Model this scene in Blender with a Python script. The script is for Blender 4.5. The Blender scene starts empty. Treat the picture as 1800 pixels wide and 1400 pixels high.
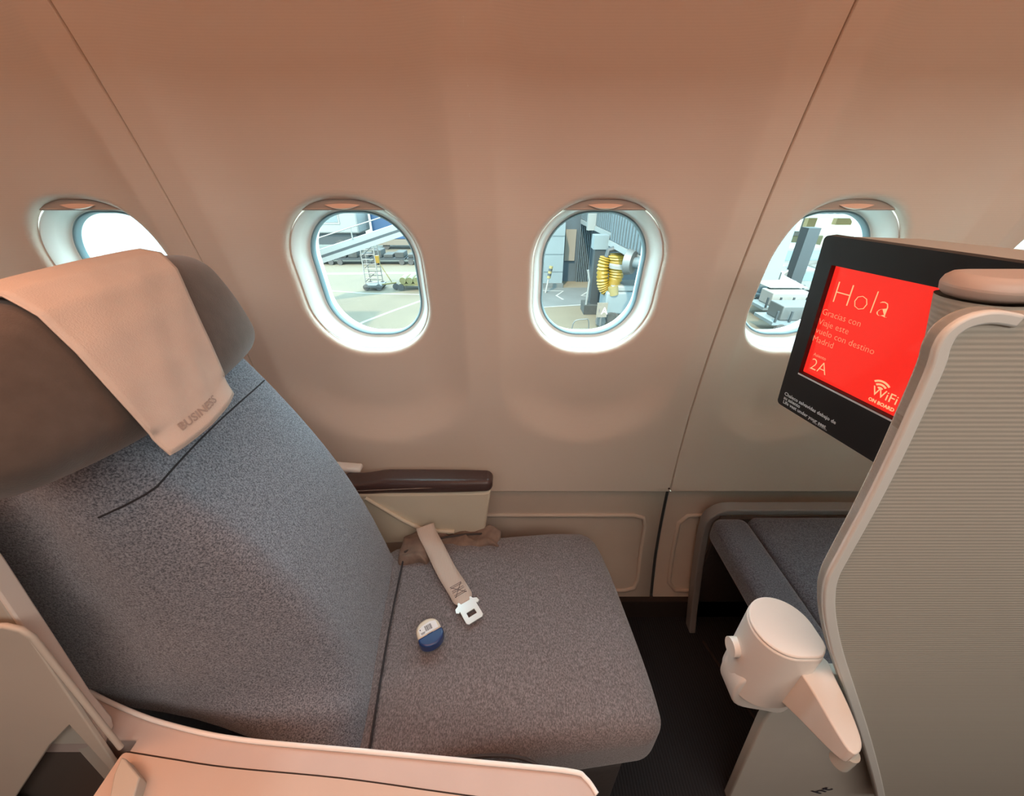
import bpy, bmesh, math, random
from mathutils import Vector, Matrix
random.seed(7)
sc = bpy.context.scene
col = sc.collection

# ------------------------------------------------------------------ camera
F, CAMZ, PITCH = 680.0, 1.36, math.radians(30)
cd = bpy.data.cameras.new('camera'); cam = bpy.data.objects.new('camera', cd); col.objects.link(cam)
cam.location = (0, 0, CAMZ); cam.rotation_euler = (math.pi/2 - PITCH, 0, 0)
cd.sensor_fit = 'HORIZONTAL'; cd.sensor_width = 36.0; cd.lens = F/1800*36; cd.clip_start = 0.01; cd.clip_end = 600
sc.camera = cam

# ------------------------------------------------------------------ sky, sun, cabin lamps, exposure
w = bpy.data.worlds.new('sky'); sc.world = w; w.use_nodes = True
bg = w.node_tree.nodes['Background']; bg.inputs[0].default_value = (0.62, 0.92, 1.0, 1); bg.inputs[1].default_value = 11.0

def lamp(name, kind, loc, energy, color, size=None, rot=(0, 0, 0), angle=None):
    l = bpy.data.lights.new(name, kind); l.energy = energy; l.color = color
    if size: l.shape = 'RECTANGLE'; l.size, l.size_y = size
    if angle: l.angle = angle
    o = bpy.data.objects.new(name, l); col.objects.link(o); o.location = loc; o.rotation_euler = rot
    return o
lamp('sun', 'SUN', (0, -20, 40), 12.0, (1, .80, .55), rot=(math.radians(42), 0, math.radians(-20)), angle=math.radians(2))
# cabin mood light: warm strip on the aft ceiling, neutral strip on the ceiling ahead
lamp('ceiling_lamp_warm', 'AREA', (-1.1, 0.08, 2.17), 18, (1, .40, .20), (2.6, .24), rot=(math.radians(10), 0, 0))
lamp('sidewall_wash_lamp', 'AREA', (-0.3, .42, 1.655), 4.6, (1, .46, .27), (4.6, .08), rot=(math.radians(28), 0, 0))
lamp('ceiling_lamp_neutral', 'AREA', (0.9, -0.75, 2.17), 39, (1, .87, .77), (2.8, .95), rot=(math.radians(14), 0, 0))
sc.view_settings.view_transform = 'Standard'; sc.view_settings.look = 'None'
sc.view_settings.exposure = 0.18; sc.view_settings.gamma = 1.0
try: sc.view_settings.use_curve_mapping = False
except Exception: pass

# ------------------------------------------------------------------ pixel -> direction helpers (photo frame 1800x1400)
_c, _s = math.cos(PITCH), math.sin(PITCH)
CAM = Vector((0, 0, CAMZ))
def ray(u, v):
    r, up = (u-900)/F, (700-v)/F
    return Vector((r, _c+up*_s, -_s+up*_c))
def Py(u, v, y): d = ray(u, v); return CAM + d*(y/d.y)
def Pz(u, v, z): d = ray(u, v); return CAM + d*((z-CAMZ)/d.z)
def Px(u, v, x): d = ray(u, v); return CAM + d*(x/d.x)
def Pp(u, v, o, n): d = ray(u, v); return CAM + d*((o-CAM).dot(n)/d.dot(n))

# ------------------------------------------------------------------ materials
MATS = {}
def mat(name, color, rough=.5, metal=0, spec=.5, var=0, vscale=8, bump=0, bscale=200, emit=None, estr=0, coat=0, sheen=0):
    m = bpy.data.materials.new(name); m.use_nodes = True; MATS[name] = m
    nt = m.node_tree; b = nt.nodes['Principled BSDF']
    b.inputs['Base Color'].default_value = (*color, 1); b.inputs['Roughness'].default_value = rough
    b.inputs['Metallic'].default_value = metal; b.inputs['Specular IOR Level'].default_value = spec
    b.inputs['Coat Weight'].default_value = coat; b.inputs['Sheen Weight'].default_value = sheen
    if emit: b.inputs['Emission Color'].default_value = (*emit, 1); b.inputs['Emission Strength'].default_value = estr
    tc = nt.nodes.new('ShaderNodeTexCoord')
    if var:
        n = nt.nodes.new('ShaderNodeTexNoise'); n.inputs['Scale'].default_value = vscale; n.inputs['Detail'].default_value = 4
        nt.links.new(tc.outputs['Object'], n.inputs['Vector'])
        r = nt.nodes.new('ShaderNodeValToRGB')
        r.color_ramp.elements[0].position = .3; r.color_ramp.elements[1].position = .7
        r.color_ramp.elements[0].color = (*[c*(1-var) for c in color], 1)
        r.color_ramp.elements[1].color = (*[min(1, c*(1+var)) for c in color], 1)
        nt.links.new(n.outputs['Fac'], r.inputs['Fac']); nt.links.new(r.outputs['Color'], b.inputs['Base Color'])
    if bump:
        n = nt.nodes.new('ShaderNodeTexNoise'); n.inputs['Scale'].default_value = bscale; n.inputs['Detail'].default_value = 3
        nt.links.new(tc.outputs['Object'], n.inputs['Vector'])
        bn = nt.nodes.new('ShaderNodeBump'); bn.inputs['Strength'].default_value = bump; bn.inputs['Distance'].default_value = .002
        nt.links.new(n.outputs['Fac'], bn.inputs['Height']); nt.links.new(bn.outputs['Normal'], b.inputs['Normal'])
    return m

def fabric(name, dark, light, scale, thr=.5, bump=.5, stretch=(1, 1, 1)):
    m = mat(name, dark, .9, spec=.2, sheen=.3); nt = m.node_tree; b = nt.nodes['Principled BSDF']
    tc = nt.nodes.new('ShaderNodeTexCoord'); mp = nt.nodes.new('ShaderNodeMapping'); mp.inputs['Scale'].default_value = stretch
    nt.links.new(tc.outputs['Object'], mp.inputs['Vector'])
    n = nt.nodes.new('ShaderNodeTexNoise'); n.inputs['Scale'].default_value = scale; n.inputs['Detail'].default_value = 3; n.inputs['Roughness'].default_value = .75
    nt.links.new(mp.outputs['Vector'], n.inputs['Vector'])
    r = nt.nodes.new('ShaderNodeValToRGB'); r.color_ramp.elements[0].position = thr-.13; r.color_ramp.elements[1].position = thr+.13
    r.color_ramp.elements[0].color = (*dark, 1); r.color_ramp.elements[1].color = (*light, 1)
    nt.links.new(n.outputs['Fac'], r.inputs['Fac']); nt.links.new(r.outputs['Color'], b.inputs['Base Color'])
    bn = nt.nodes.new('ShaderNodeBump'); bn.inputs['Strength'].default_value = bump; bn.inputs['Distance'].default_value = .0015
    nt.links.new(n.outputs['Fac'], bn.inputs['Height']); nt.links.new(bn.outputs['Normal'], b.inputs['Normal'])
    return m

def ribbed(name, color, axis, pitch, depth=.0004, rough=.55, dark=.12):
    """fine parallel ribs along one axis (real spacing in metres)"""
    m = mat(name, color, rough); nt = m.node_tree; b = nt.nodes['Principled BSDF']
    tc = nt.nodes.new('ShaderNodeTexCoord'); wv = nt.nodes.new('ShaderNodeTexWave')
    wv.bands_direction = axis; wv.inputs['Scale'].default_value = 2*math.pi/20/pitch; wv.inputs['Distortion'].default_value = .25
    wv.inputs['Detail'].default_value = 1; wv.inputs['Detail Scale'].default_value = 30
    nt.links.new(tc.outputs['Object'], wv.inputs['Vector'])
    r = nt.nodes.new('ShaderNodeValToRGB')
    r.color_ramp.elements[0].color = (*[c*(1-dark) for c in color], 1); r.color_ramp.elements[1].color = (*color, 1)
    nt.links.new(wv.outputs['Fac'], r.inputs['Fac']); nt.links.new(r.outputs['Color'], b.inputs['Base Color'])
    bn = nt.nodes.new('ShaderNodeBump'); bn.inputs['Strength'].default_value = .6; bn.inputs['Distance'].default_value = depth
    nt.links.new(wv.outputs['Fac'], bn.inputs['Height']); nt.links.new(bn.outputs['Normal'], b.inputs['Normal'])
    return m

M = MATS
ribbed('wall', (.76, .655, .555), 'Z', .0035, .00012, .6, .03)
mat('dado', (.63, .53, .44), .55, var=.03, bump=.08, bscale=600)
mat('plastic_white', (.80, .77, .72), .38, var=.02)
mat('bezel', (.78, .78, .74), .45)
mat('gasket', (.16, .24, .27), .5)
mat('gap', (.03, .02, .016), .9)
mat('shade', (.46, .38, .32), .6, var=.03)
mat('shade_handle', (.80, .55, .42), .4)  # orange of the warm light put into the handle colour
ribbed('carpet', (.018, .018, .021), 'X', .008, .002, .95, .55)
mat('shell_grey', (.52, .51, .46), .5, var=.03, bump=.06, bscale=900)
ribbed('shell_ribbed', (.50, .49, .43), 'Z', .0052, .0004, .5, .14)
mat('frame_grey', (.27, .27, .27), .45)
mat('highlight_white', (.90, .93, .93), .25)  # bright highlight of the console lip, held in the colour
mat('rim', (.74, .77, .74), .35)
mat('console', (.56, .49, .465), .45, var=.03, vscale=14)
mat('console_lid', (.58, .48, .42), .42, var=.02)
mat('niche_shadow', (.10, .085, .075), .6)
fabric('fabric_back', (.075, .088, .110), (.34, .37, .43), 420, .50, .5)
fabric('fabric_seat', (.115, .108, .114), (.28, .265, .278), 420, .54, .4, (1, .55, 1))
fabric('fabric_ottoman', (.055, .06, .075), (.17, .18, .21), 320, .5, .5)
mat('fabric_head', (.115, .092, .078), .85, spec=.2, sheen=.4, var=.10, vscale=60, bump=.2, bscale=500)
mat('fabric_dark', (.05, .042, .04), .9, var=.1, vscale=90, bump=.2)
mat('fabric_brown', (.20, .14, .11), .85, var=.15, vscale=70, bump=.3, bscale=400)
mat('thread', (.03, .03, .035), .9)
mat('cover_cloth', (.70, .60, .525), .7, spec=.3, var=.03, vscale=30, bump=.25, bscale=700)
mat('stitch_text', (.42, .33, .28), .6)
mat('leather', (.055, .028, .024), .32, spec=.6, bump=.25, bscale=350)
mat('cream', (.60, .54, .42), .45, var=.02)
ribbed('webbing', (.56, .48, .42), 'X', .004, .0004, .7, .10)
mat('steel', (.86, .90, .90), .28, metal=.35)
mat('floss_white', (.72, .68, .56), .35, coat=.3)
mat('floss_blue', (.012, .045, .17), .3, coat=.3)
mat('sticker', (.80, .84, .86), .4)
mat('ink', (.03, .03, .05), .7)
mat('bezel_black', (.010, .010, .011), .42)
mat('bezel_inner', (.004, .004, .004), .5)
mat('screen', (.10, .005, .004), .12, emit=(1.0, .028, .018), estr=.85, spec=.6, coat=.6)
mat('screen_text', (.4, .2, .1), .2, emit=(1.0, .48, .24), estr=.85)
mat('screen_text_dim', (.4, .2, .1), .2, emit=(1.0, .30, .17), estr=.8)
mat('print_white', (.75, .75, .73), .6)
mat('cabin', (.55, .50, .46), .7)
# glass: mostly straight through, a little mirror
g = bpy.data.materials.new('pane_glass'); g.use_nodes = True; M['pane_glass'] = g
nt = g.node_tree; nt.nodes.clear()
o_ = nt.nodes.new('ShaderNodeOutputMaterial'); mx = nt.nodes.new('ShaderNodeMixShader'); tr = nt.nodes.new('ShaderNodeBsdfTransparent'); gl = nt.nodes.new('ShaderNodeBsdfGlossy')
tr.inputs[0].default_value = (.93, .98, .98, 1); gl.inputs['Roughness'].default_value = .03; mx.inputs[0].default_value = .04
nt.links.new(tr.outputs[0], mx.inputs[1]); nt.links.new(gl.outputs[0], mx.inputs[2]); nt.links.new(mx.outputs[0], o_.inputs[0])
# outside
mat('apron', (.062, .051, .034), .9, var=.14, vscale=.35)
mat('apron_dark', (0.043, 0.047, 0.048), .9, var=.15, vscale=.8)
mat('paint_white', (0.131, 0.131, 0.126), .7)
mat('vehicle_white', (0.120, 0.130, 0.131), .4, var=.03, vscale=1)
mat('vehicle_glass', (.10, .17, .20), .15)
mat('blue', (0.008, 0.031, 0.078), .5)
mat('tyre', (.03, .03, .03), .8)
mat('metal_grey', (0.065, 0.070, 0.071), .5, metal=.3)
mat('metal_dark', (0.013, 0.017, 0.020), .55)
mat('yellow', (0.131, 0.080, 0.004), .5)
mat('yellow_pale', (0.116, 0.096, 0.035), .6)
mat('bridge', (0.086, 0.108, 0.118), .5, var=.04, vscale=1)
mat('bridge_dark', (0.038, 0.053, 0.062), .6)
mat('slate', (0.020, 0.031, 0.040), .7, var=.12, vscale=1.5)
mat('panel_blue', (0.078, 0.102, 0.114), .6, var=.04, vscale=1)
mat('beige', (0.092, 0.080, 0.065), .7)
mat('rubble', (0.016, 0.018, 0.018), .8, var=.3, vscale=3)

# ------------------------------------------------------------------ mesh helpers
def link(name, me, material, parent=None, smooth=38):
    o = bpy.data.objects.new(name, me); col.objects.link(o)
    if material is not None: me.materials.append(M[material] if isinstance(material, str) else material)
    if smooth:
        me.polygons.foreach_set('use_smooth', [True]*len(me.polygons))
        try: me.set_sharp_from_angle(angle=math.radians(smooth))
        except Exception: pass
    if parent is not None:
        o.parent = parent
        o.matrix_parent_inverse = chain(parent).inverted()
    return o
def chain(o):
    m = Matrix.Translation(o.location) @ o.rotation_euler.to_matrix().to_4x4() if o.parent is None else Matrix.Identity(4)
    return m
def mesh(name, verts, faces, material, parent=None, smooth=38, recalc=False):
    me = bpy.data.meshes.new(name); me.from_pydata([tuple(v) for v in verts], [], faces)
    if recalc:
        bm = bmesh.new(); bm.from_mesh(me); bmesh.ops.remove_doubles(bm, verts=bm.verts, dist=1e-6)
        bmesh.ops.recalc_face_normals(bm, faces=bm.faces); bm.to_mesh(me); bm.free()
    me.update()
    return link(name, me, material, parent, smooth)
def frombm(name, bm, material, parent=None, smooth=38):
    bmesh.ops.recalc_face_normals(bm, faces=bm.faces)
    me = bpy.data.meshes.new(name); bm.to_mesh(me); bm.free()
    return link(name, me, material, parent, smooth)
def empty(name, loc, label=None, cat=None, group=None, kind=None):
    o = bpy.data.objects.new(name, None); col.objects.link(o); o.location = loc; o.empty_display_size = .05
    return tag(o, label, cat, group, kind)
def tag(o, label=None, cat=None, group=None, kind=None):
    if label: o['label'] = label
    if cat: o['category'] = cat
    if group: o['group'] = group
    if kind: o['kind'] = kind
    return o
def bevel(o, wd, seg=3, angle=35):
    m = o.modifiers.new('bevel', 'BEVEL'); m.width = wd; m.segments = seg; m.limit_method = 'ANGLE'; m.angle_limit = math.radians(angle)
    return o
def solid(o, t, off=0):
    m = o.modifiers.new('solid', 'SOLIDIFY'); m.thickness = t; m.offset = off; return o
def smoothstep(a, b, x):
    t = min(1, max(0, (x-a)/(b-a))); return t*t*(3-2*t)

def prism_bm(bm, pts, vec):
    """solid between a planar outline and the same outline moved by vec"""
    vec = Vector(vec); a = [bm.verts.new(p) for p in pts]; b = [bm.verts.new(Vector(p)+vec) for p in pts]
    n = len(pts); bm.faces.new(a); bm.faces.new(b[::-1])
    for i in range(n): bm.faces.new((a[i], a[(i+1) % n], b[(i+1) % n], b[i]))
def prism(name, pts, vec, material, parent=None, bv=0, smooth=38, seg=3):
    bm = bmesh.new(); prism_bm(bm, pts, vec); o = frombm(name, bm, material, parent, smooth)
    if bv: bevel(o, bv, seg)
    return o
def box_bm(bm, lo, hi, rz=0, piv=None):
    vs = [Vector((x, y, z)) for z in (lo[2], hi[2]) for x, y in ((lo[0], lo[1]), (hi[0], lo[1]), (hi[0], hi[1]), (lo[0], hi[1]))]
    if rz:
        pv = Vector(piv) if piv is not None else Vector(((lo[0]+hi[0])/2, (lo[1]+hi[1])/2, 0)); R = Matrix.Rotation(rz, 3, 'Z')
        vs = [R @ (v-pv)+pv for v in vs]
    b = [bm.verts.new(v) for v in vs]
    for f in ((3, 2, 1, 0), (4, 5, 6, 7), (0, 1, 5, 4), (1, 2, 6, 5), (2, 3, 7, 6), (3, 0, 4, 7)): bm.faces.new([b[i] for i in f])
def box(name, lo, hi, material, parent=None, bv=0, rz=0, piv=None):
    bm = bmesh.new(); box_bm(bm, lo, hi, rz, piv); o = frombm(name, bm, material, parent)
    if bv: bevel(o, bv)
    return o
def tube_bm(bm, pts, r, n=8, closed=False, cap=True):
    pts = [Vector(p) for p in pts]; N = len(pts); rings = []
    up0 = None
    for i, p in enumerate(pts):
        a = pts[(i-1) % N] if (closed or i > 0) else p; b = pts[(i+1) % N] if (closed or i < N-1) else p
        t = (b-a).normalized()
        if up0 is None:
            up0 = Vector((0, 0, 1)) if abs(t.z) < .9 else Vector((1, 0, 0))
        s = t.cross(up0).normalized(); q = s.cross(t).normalized(); up0 = q
        rr = r[i] if isinstance(r, (list, tuple)) else r
        rings.append([bm.verts.new(p + s*rr*math.cos(2*math.pi*k/n) + q*rr*math.sin(2*math.pi*k/n)) for k in range(n)])
    for i in range(N if closed else N-1):
        A, B = rings[i], rings[(i+1) % N]
        for k in range(n): bm.faces.new((A[k], A[(k+1) % n], B[(k+1) % n], B[k]))
    if cap and not closed: bm.faces.new(rings[0][::-1]); bm.faces.new(rings[-1])
def tube(name, pts, r, material, parent=None, n=8, closed=False):
    bm = bmesh.new(); tube_bm(bm, pts, r, n, closed); return frombm(name, bm, material, parent, 60)
def cyl(name, p, q, r, material, parent=None, n=24):
    return tube(name, [p, q], r, material, parent, n)
def spline(pts, sub=6, closed=False):
    pts = [Vector(p) for p in pts]; N = len(pts); out = []
    for i in range(N if closed else N-1):
        p0 = pts[(i-1) % N] if closed or i > 0 else pts[0]; p1 = pts[i]; p2 = pts[(i+1) % N]
        p3 = pts[(i+2) % N] if closed or i+2 < N else pts[-1]
        for k in range(sub):
            t = k/sub
            out.append(.5*((2*p1)+(p2-p0)*t+(2*p0-5*p1+4*p2-p3)*t*t+(3*p1-p0-3*p2+p3)*t**3))
    if not closed: out.append(pts[-1])
    return out
def rbox(name, h, r, fn, material, parent=None, k=4, m=(8, 8, 4)):
    """box with round edges (half sizes h, radius r) whose points go through fn -> world"""
    r = min(r, min(h)*.999)
    def ticks(H, mm):
        c = H-r; a = [-(c + r*math.tan(math.pi/4*(1-i/k))) for i in range(k)]
        return a + [-c+2*c*i/mm for i in range(mm+1)] + [-x for x in a[::-1]]
    T = [ticks(h[i], m[i]) for i in range(3)]; verts = []; faces = []; idx = {}
    def vid(p):
        key = tuple(round(x, 6) for x in p)
        if key not in idx:
            core = [max(-(h[i]-r), min(h[i]-r, p[i])) for i in range(3)]
            d = Vector([p[i]-core[i] for i in range(3)])
            q = Vector(core) + (d.normalized()*r if d.length > 1e-9 else d)
            idx[key] = len(verts); verts.append(fn(q))
        return idx[key]
    for ax in range(3):
        a, b = [(1, 2), (2, 0), (0, 1)][ax]
        for sgn in (-1, 1):
            for i in range(len(T[a])-1):
                for j in range(len(T[b])-1):
                    q = []
                    for (ii, jj) in ((i, j), (i+1, j), (i+1, j+1), (i, j+1)):
                        p = [0, 0, 0]; p[ax] = sgn*h[ax]; p[a] = T[a][ii]; p[b] = T[b][jj]; q.append(vid(p))
                    if sgn < 0: q = q[::-1]
                    faces.append(q)
    return mesh(name, verts, faces, material, parent, 60)
def text2d(body, size, align='LEFT', bold=0):
    cu = bpy.data.curves.new('t', 'FONT'); cu.body = body; cu.size = size; cu.align_x = align; cu.offset = bold; cu.resolution_u = 2
    o = bpy.data.objects.new('t', cu); col.objects.link(o)
    dg = bpy.context.evaluated_depsgraph_get(); me = bpy.data.meshes.new_from_object(o.evaluated_get(dg))
    V = [tuple(v.co) for v in me.vertices]; Fc = [tuple(p.vertices) for p in me.polygons]
    bpy.data.objects.remove(o); bpy.data.curves.remove(cu); bpy.data.meshes.remove(me)
    return V, Fc
def text_on(name, body, size, fn, material, parent, align='LEFT', bold=0):
    V, Fc = text2d(body, size, align, bold)
    return mesh(name, [fn(v[0], v[1]) for v in V], Fc, material, parent, 0)

# ================================================================== THE SETTING
RW, ZC, Y0 = 2.75, .71, .8885
def yw(z): return Y0 - RW + math.sqrt(RW*RW - (z-ZC)**2)
JL, JR = -.650, .484                     # joints between the three sidewall panels
WX = [-1.385, -.870, -.340, .188, .690, 1.21]
BAYS = [(-1.66, -1.17), (-1.13, -.70), (-.598, -.105), (-.033, .432), (.536, .915), (.985, 1.43)]
WZ, HW, HH, WR = 1.145, .143, .173, .128
ZLO, ZHI = .522, 1.78
def dish(x, z):
    d = 0
    for a, b in BAYS:
        c, h = (a+b)/2, (b-a)/2
        n = math.hypot((x-c)/h, max(0, .885-z)/.185)
        q = (1-n)*.2
        if q > 0:
            q -= .008*(1-math.exp(-q/.008)); w_ = .090+.060*smoothstep(0, .16, .885-z)
            d = max(d, .030*(1-(1-min(1, q/w_))**2))
    return d
def S(x, z): return Vector((x, yw(z)+dish(x, z), z))
def outline(cx, hw, hh, r, n=96):
    """rounded rectangle, n points, starting at +x going counter-clockwise (x,z)"""
    out = []; L = [(hh-r), math.pi/2*r, 2*(hw-r), math.pi/2*r, 2*(hh-r), math.pi/2*r, 2*(hw-r), math.pi/2*r, hh-r]; tot = sum(L)
    for i in range(n):
        s = tot*i/n; k = 0
        while s > L[k]: s -= L[k]; k += 1
        if k == 0: p = (hw, s)
        elif k == 1: a = s/r; p = (hw-r+r*math.cos(a), hh-r+r*math.sin(a))
        elif k == 2: p = (hw-r-s, hh)
        elif k == 3: a = math.pi/2+s/r; p = (-hw+r+r*math.cos(a), hh-r+r*math.sin(a))
        elif k == 4: p = (-hw, hh-r-s)
        elif k == 5: a = math.pi+s/r; p = (-hw+r+r*math.cos(a), -hh+r+r*math.sin(a))
        elif k == 6: p = (-hw+r+s, -hh)
        elif k == 7: a = 1.5*math.pi+s/r; p = (hw-r+r*math.cos(a), -hh+r+r*math.sin(a))
        else: p = (hw, -hh+r+s)
        out.append((cx+p[0], p[1]))
    return out
wall = empty('wall_window', (0, .88, 0), 'curved pale cabin sidewall with oval windows', 'wall', kind='structure')
def NORM(x, z):
    e = 1e-3; tx = S(x+e, z)-S(x-e, z); tz = S(x, z+e)-S(x, z-e); return tz.cross(tx).normalized()
def bay_mesh(verts, faces, cx, xl, xr):
    N = 128; hole = outline(cx, HW, HH, WR, N); M_ = 40; rings = []
    # fillet turning into the hole
    for (dd, dep) in ((-.000, .016), (.001, .009), (.004, .004), (.008, .0012), (.013, 0)):
        ring = []
        for (x, z) in outline(cx, HW+dd, HH+dd, WR+dd, N):
            p = S(x, WZ+z); ring.append(len(verts)); verts.append(p + Vector((0, dep, 0)))
        rings.append(ring)
    start = outline(cx, HW+.013, HH+.013, WR+.013, N)
    # rectangle targets by angle
    tgt = []
    for (x, z) in start:
        dx, dz = x-cx, z
        if abs(dx) < 1e-9: dx = 1e-9
        ts = []
        ts.append(((xr-cx) if dx > 0 else (xl-cx))/dx)
        if abs(dz) > 1e-9: ts.append(((ZHI-WZ) if dz > 0 else (ZLO-WZ))/dz)
        t = min(ts); tgt.append([cx+dx*t, dz*t])
    for X, Zc in ((xl, ZLO), (xl, ZHI), (xr, ZLO), (xr, ZHI)):   # snap the nearest to the corners
        k = min(range(N), key=lambda i: (tgt[i][0]-X)**2+(tgt[i][1]-(Zc-WZ))**2); tgt[k] = [X, Zc-WZ]
    for j in range(1, M_+1):
        t = (j/M_)**1.15; ring = []
        for (a, b) in zip(start, tgt):
            x = a[0]+(b[0]-a[0])*t; z = WZ+a[1]+(b[1]-a[1])*t
            ring.append(len(verts)); verts.append(S(x, z))
        rings.append(ring)
    for A, B in zip(rings[:-1], rings[1:]):
        for i in range(N): faces.append((A[i], A[(i+1) % N], B[(i+1) % N], B[i]))
G = .0028
def skirt(verts, faces, pts, back):
    base = len(verts); prof = [(0, 0), (back[0]*.6, .0015), (back[0], .005), (back[0], .016)]
    n = len(prof)
    for p in pts:
        for d, dep in prof: verts.append(p + Vector((d, dep, back[1]*d/abs(back[0]) if False else 0)))
    for i in range(len(pts)-1):
        for k in range(n-1):
            a = base+i*n+k; faces.append((a, a+1, a+n+1, a+n))
def panel(bays, xl, xr, skl, skr):
    verts, faces = [], []
    for i, (cx, a, b) in enumerate(bays): bay_mesh(verts, faces, cx, a, b)
    zs = [ZLO+(ZHI-ZLO)*i/60 for i in range(61)]
    if skl: skirt(verts, faces, [S(xl, z) for z in zs], (-G*.6, 0))
    if skr: skirt(verts, faces, [S(xr, z) for z in zs], (G*.6, 0))
    # rolled lower edge
    b0 = len(verts); n = 60
    for i in range(n+1):
        p = S(xl+(xr-xl)*i/n, ZLO)
        for dz, dep in ((0, 0), (-.003, .0015), (-.005, .006), (-.005, .014)): verts.append(p+Vector((0, dep, dz)))
    for i in range(n):
        for k in range(3): a = b0+i*4+k; faces.append((a, a+1, a+5, a+4))
    o = mesh('sidewall_panel', verts, faces, 'wall', wall, 60, recalc=True)
    return o
panel([(WX[0], -1.90, -1.15), (WX[1], -1.15, JL-G)], -1.90, JL-G, False, True)
panel([(WX[2], JL+G, -.07), (WX[3], -.07, JR-G)], JL+G, JR-G, True, True)
panel([(WX[4], JR+G, .95), (WX[5], .95, 1.90)], JR+G, 1.90, True, False)
for xj in (JL, JR):      # dark strip closing each joint from behind
    zs = [ZLO-.01+(ZHI-ZLO+.01)*i/40 for i in range(41)]
    v = []; f = []
    for z in zs: v += [Vector((xj-.02, yw(z)+.0125, z)), Vector((xj+.02, yw(z)+.0125, z))]
    for i in range(40): f.append((2*i, 2*i+1, 2*i+3, 2*i+2))
    mesh('joint_strip', v, f, 'dado', wall)
# ---- dado (lower wall) panels, each with a raised rectangular bead
DZ0, DZ1 = .062, .545
def yd(z): return yw(z) + .014 - .02*max(0, (.25-z)/.25)
def dado(xl, xr, rx0, rx1):
    v, f = [], []; nz, nx = 24, 8
    for i in range(nz+1):
        z = DZ0+(DZ1-DZ0)*i/nz
        for j in range(nx+1): v.append(Vector((xl+(xr-xl)*j/nx, yd(z), z)))
    for i in range(nz):
        for j in range(nx): a = i*(nx+1)+j; f.append((a, a+1, a+nx+2, a+nx+1))
    o = mesh('dado_panel', v, f, 'dado', wall); solid(o, .006, -1)
    z0, z1 = .115, .415; pts = []
    cx, cz = (rx0+rx1)/2, (z0+z1)/2
    for (x, z) in outline(cx, (rx1-rx0)/2, (z1-z0)/2, .035, 72): pts.append(Vector((x, yd(cz+z)-.001, cz+z)))
    tube('bead', pts, .007, 'dado', o, 8, True)
dado(-1.9, JL-.004, -1.8, -.70); dado(JL+.004, JR-.006, -.58, JR-.052); dado(JR+.006, 1.9, JR+.055, 1.7)
zs = [.03+.5*i/20 for i in range(21)]
v = []; f = []
for z in zs: v += [Vector((JR-.03, yd(z)+.010, z)), Vector((JR+.03, yd(z)+.010, z))]
for i in range(20): f.append((2*i, 2*i+1, 2*i+3, 2*i+2))
mesh('joint_gap', v, f, 'gap', wall)
for x, z in ((JR-.006, .532),): cyl('screw', (x, yw(z)-.0015, z), (x, yw(z)+.003, z), .003, 'gap', wall, 10)

floor = box('floor', (-3.2, -2.2, -.03), (3.2, .95, 0), 'carpet'); tag(floor, 'dark ribbed carpet on the cabin floor', 'floor', kind='structure')
# rest of the cabin (behind and above the camera)
def struct(name, lo, hi, m, label, cat): tag(box(name, lo, hi, m), label, cat, kind='structure')
struct('ceiling', (-3.2, -2.2, 2.2), (3.2, .25, 2.23), 'cabin', 'plain pale cabin ceiling', 'ceiling')
struct('wall_aisle', (-3.2, -2.23, 0), (3.2, -2.2, 2.2), 'cabin', 'pale partition beyond the aisle', 'wall')
struct('wall_aft', (-3.23, -2.2, 0), (-3.2, 1.0, 2.2), 'cabin', 'pale partition at the aft end', 'wall')
struct('wall_forward', (3.2, -2.2, 0), (3.23, 1.0, 2.2), 'cabin', 'pale partition at the forward end', 'wall')
bm = bmesh.new(); prism_bm(bm, [(-3.2, .25, 2.23), (-3.2, .22, 1.95), (-3.2, .23, 1.68), (-3.2, .27, 1.65), (-3.2, .50, 1.69), (-3.2, .70, 1.74), (-3.2, 1.0, 1.74), (-3.2, 1.0, 2.23)], (6.4, 0, 0))  # out of view; lip lowered so its shadow darkens the sidewall top
tag(frombm('trim_overhead_bin', bm, 'cabin'), 'long pale overhead bin above the sidewall', 'overhead bin', kind='structure')
for a, b in ((-3.2, -1.9), (1.9, 3.2)):
    v = []; f = []
    for i in range(41):
        z = 1.78*i/40; v += [Vector((a, yw(z), z)), Vector((b, yw(z), z))]
    for i in range(40): f.append((2*i, 2*i+1, 2*i+3, 2*i+2))
    o = mesh('sidewall_panel', v, f, 'wall', wall)
box('floor_sill', (-3.2, .80, -.03), (3.2, .95, .09), 'gap', wall)

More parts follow.
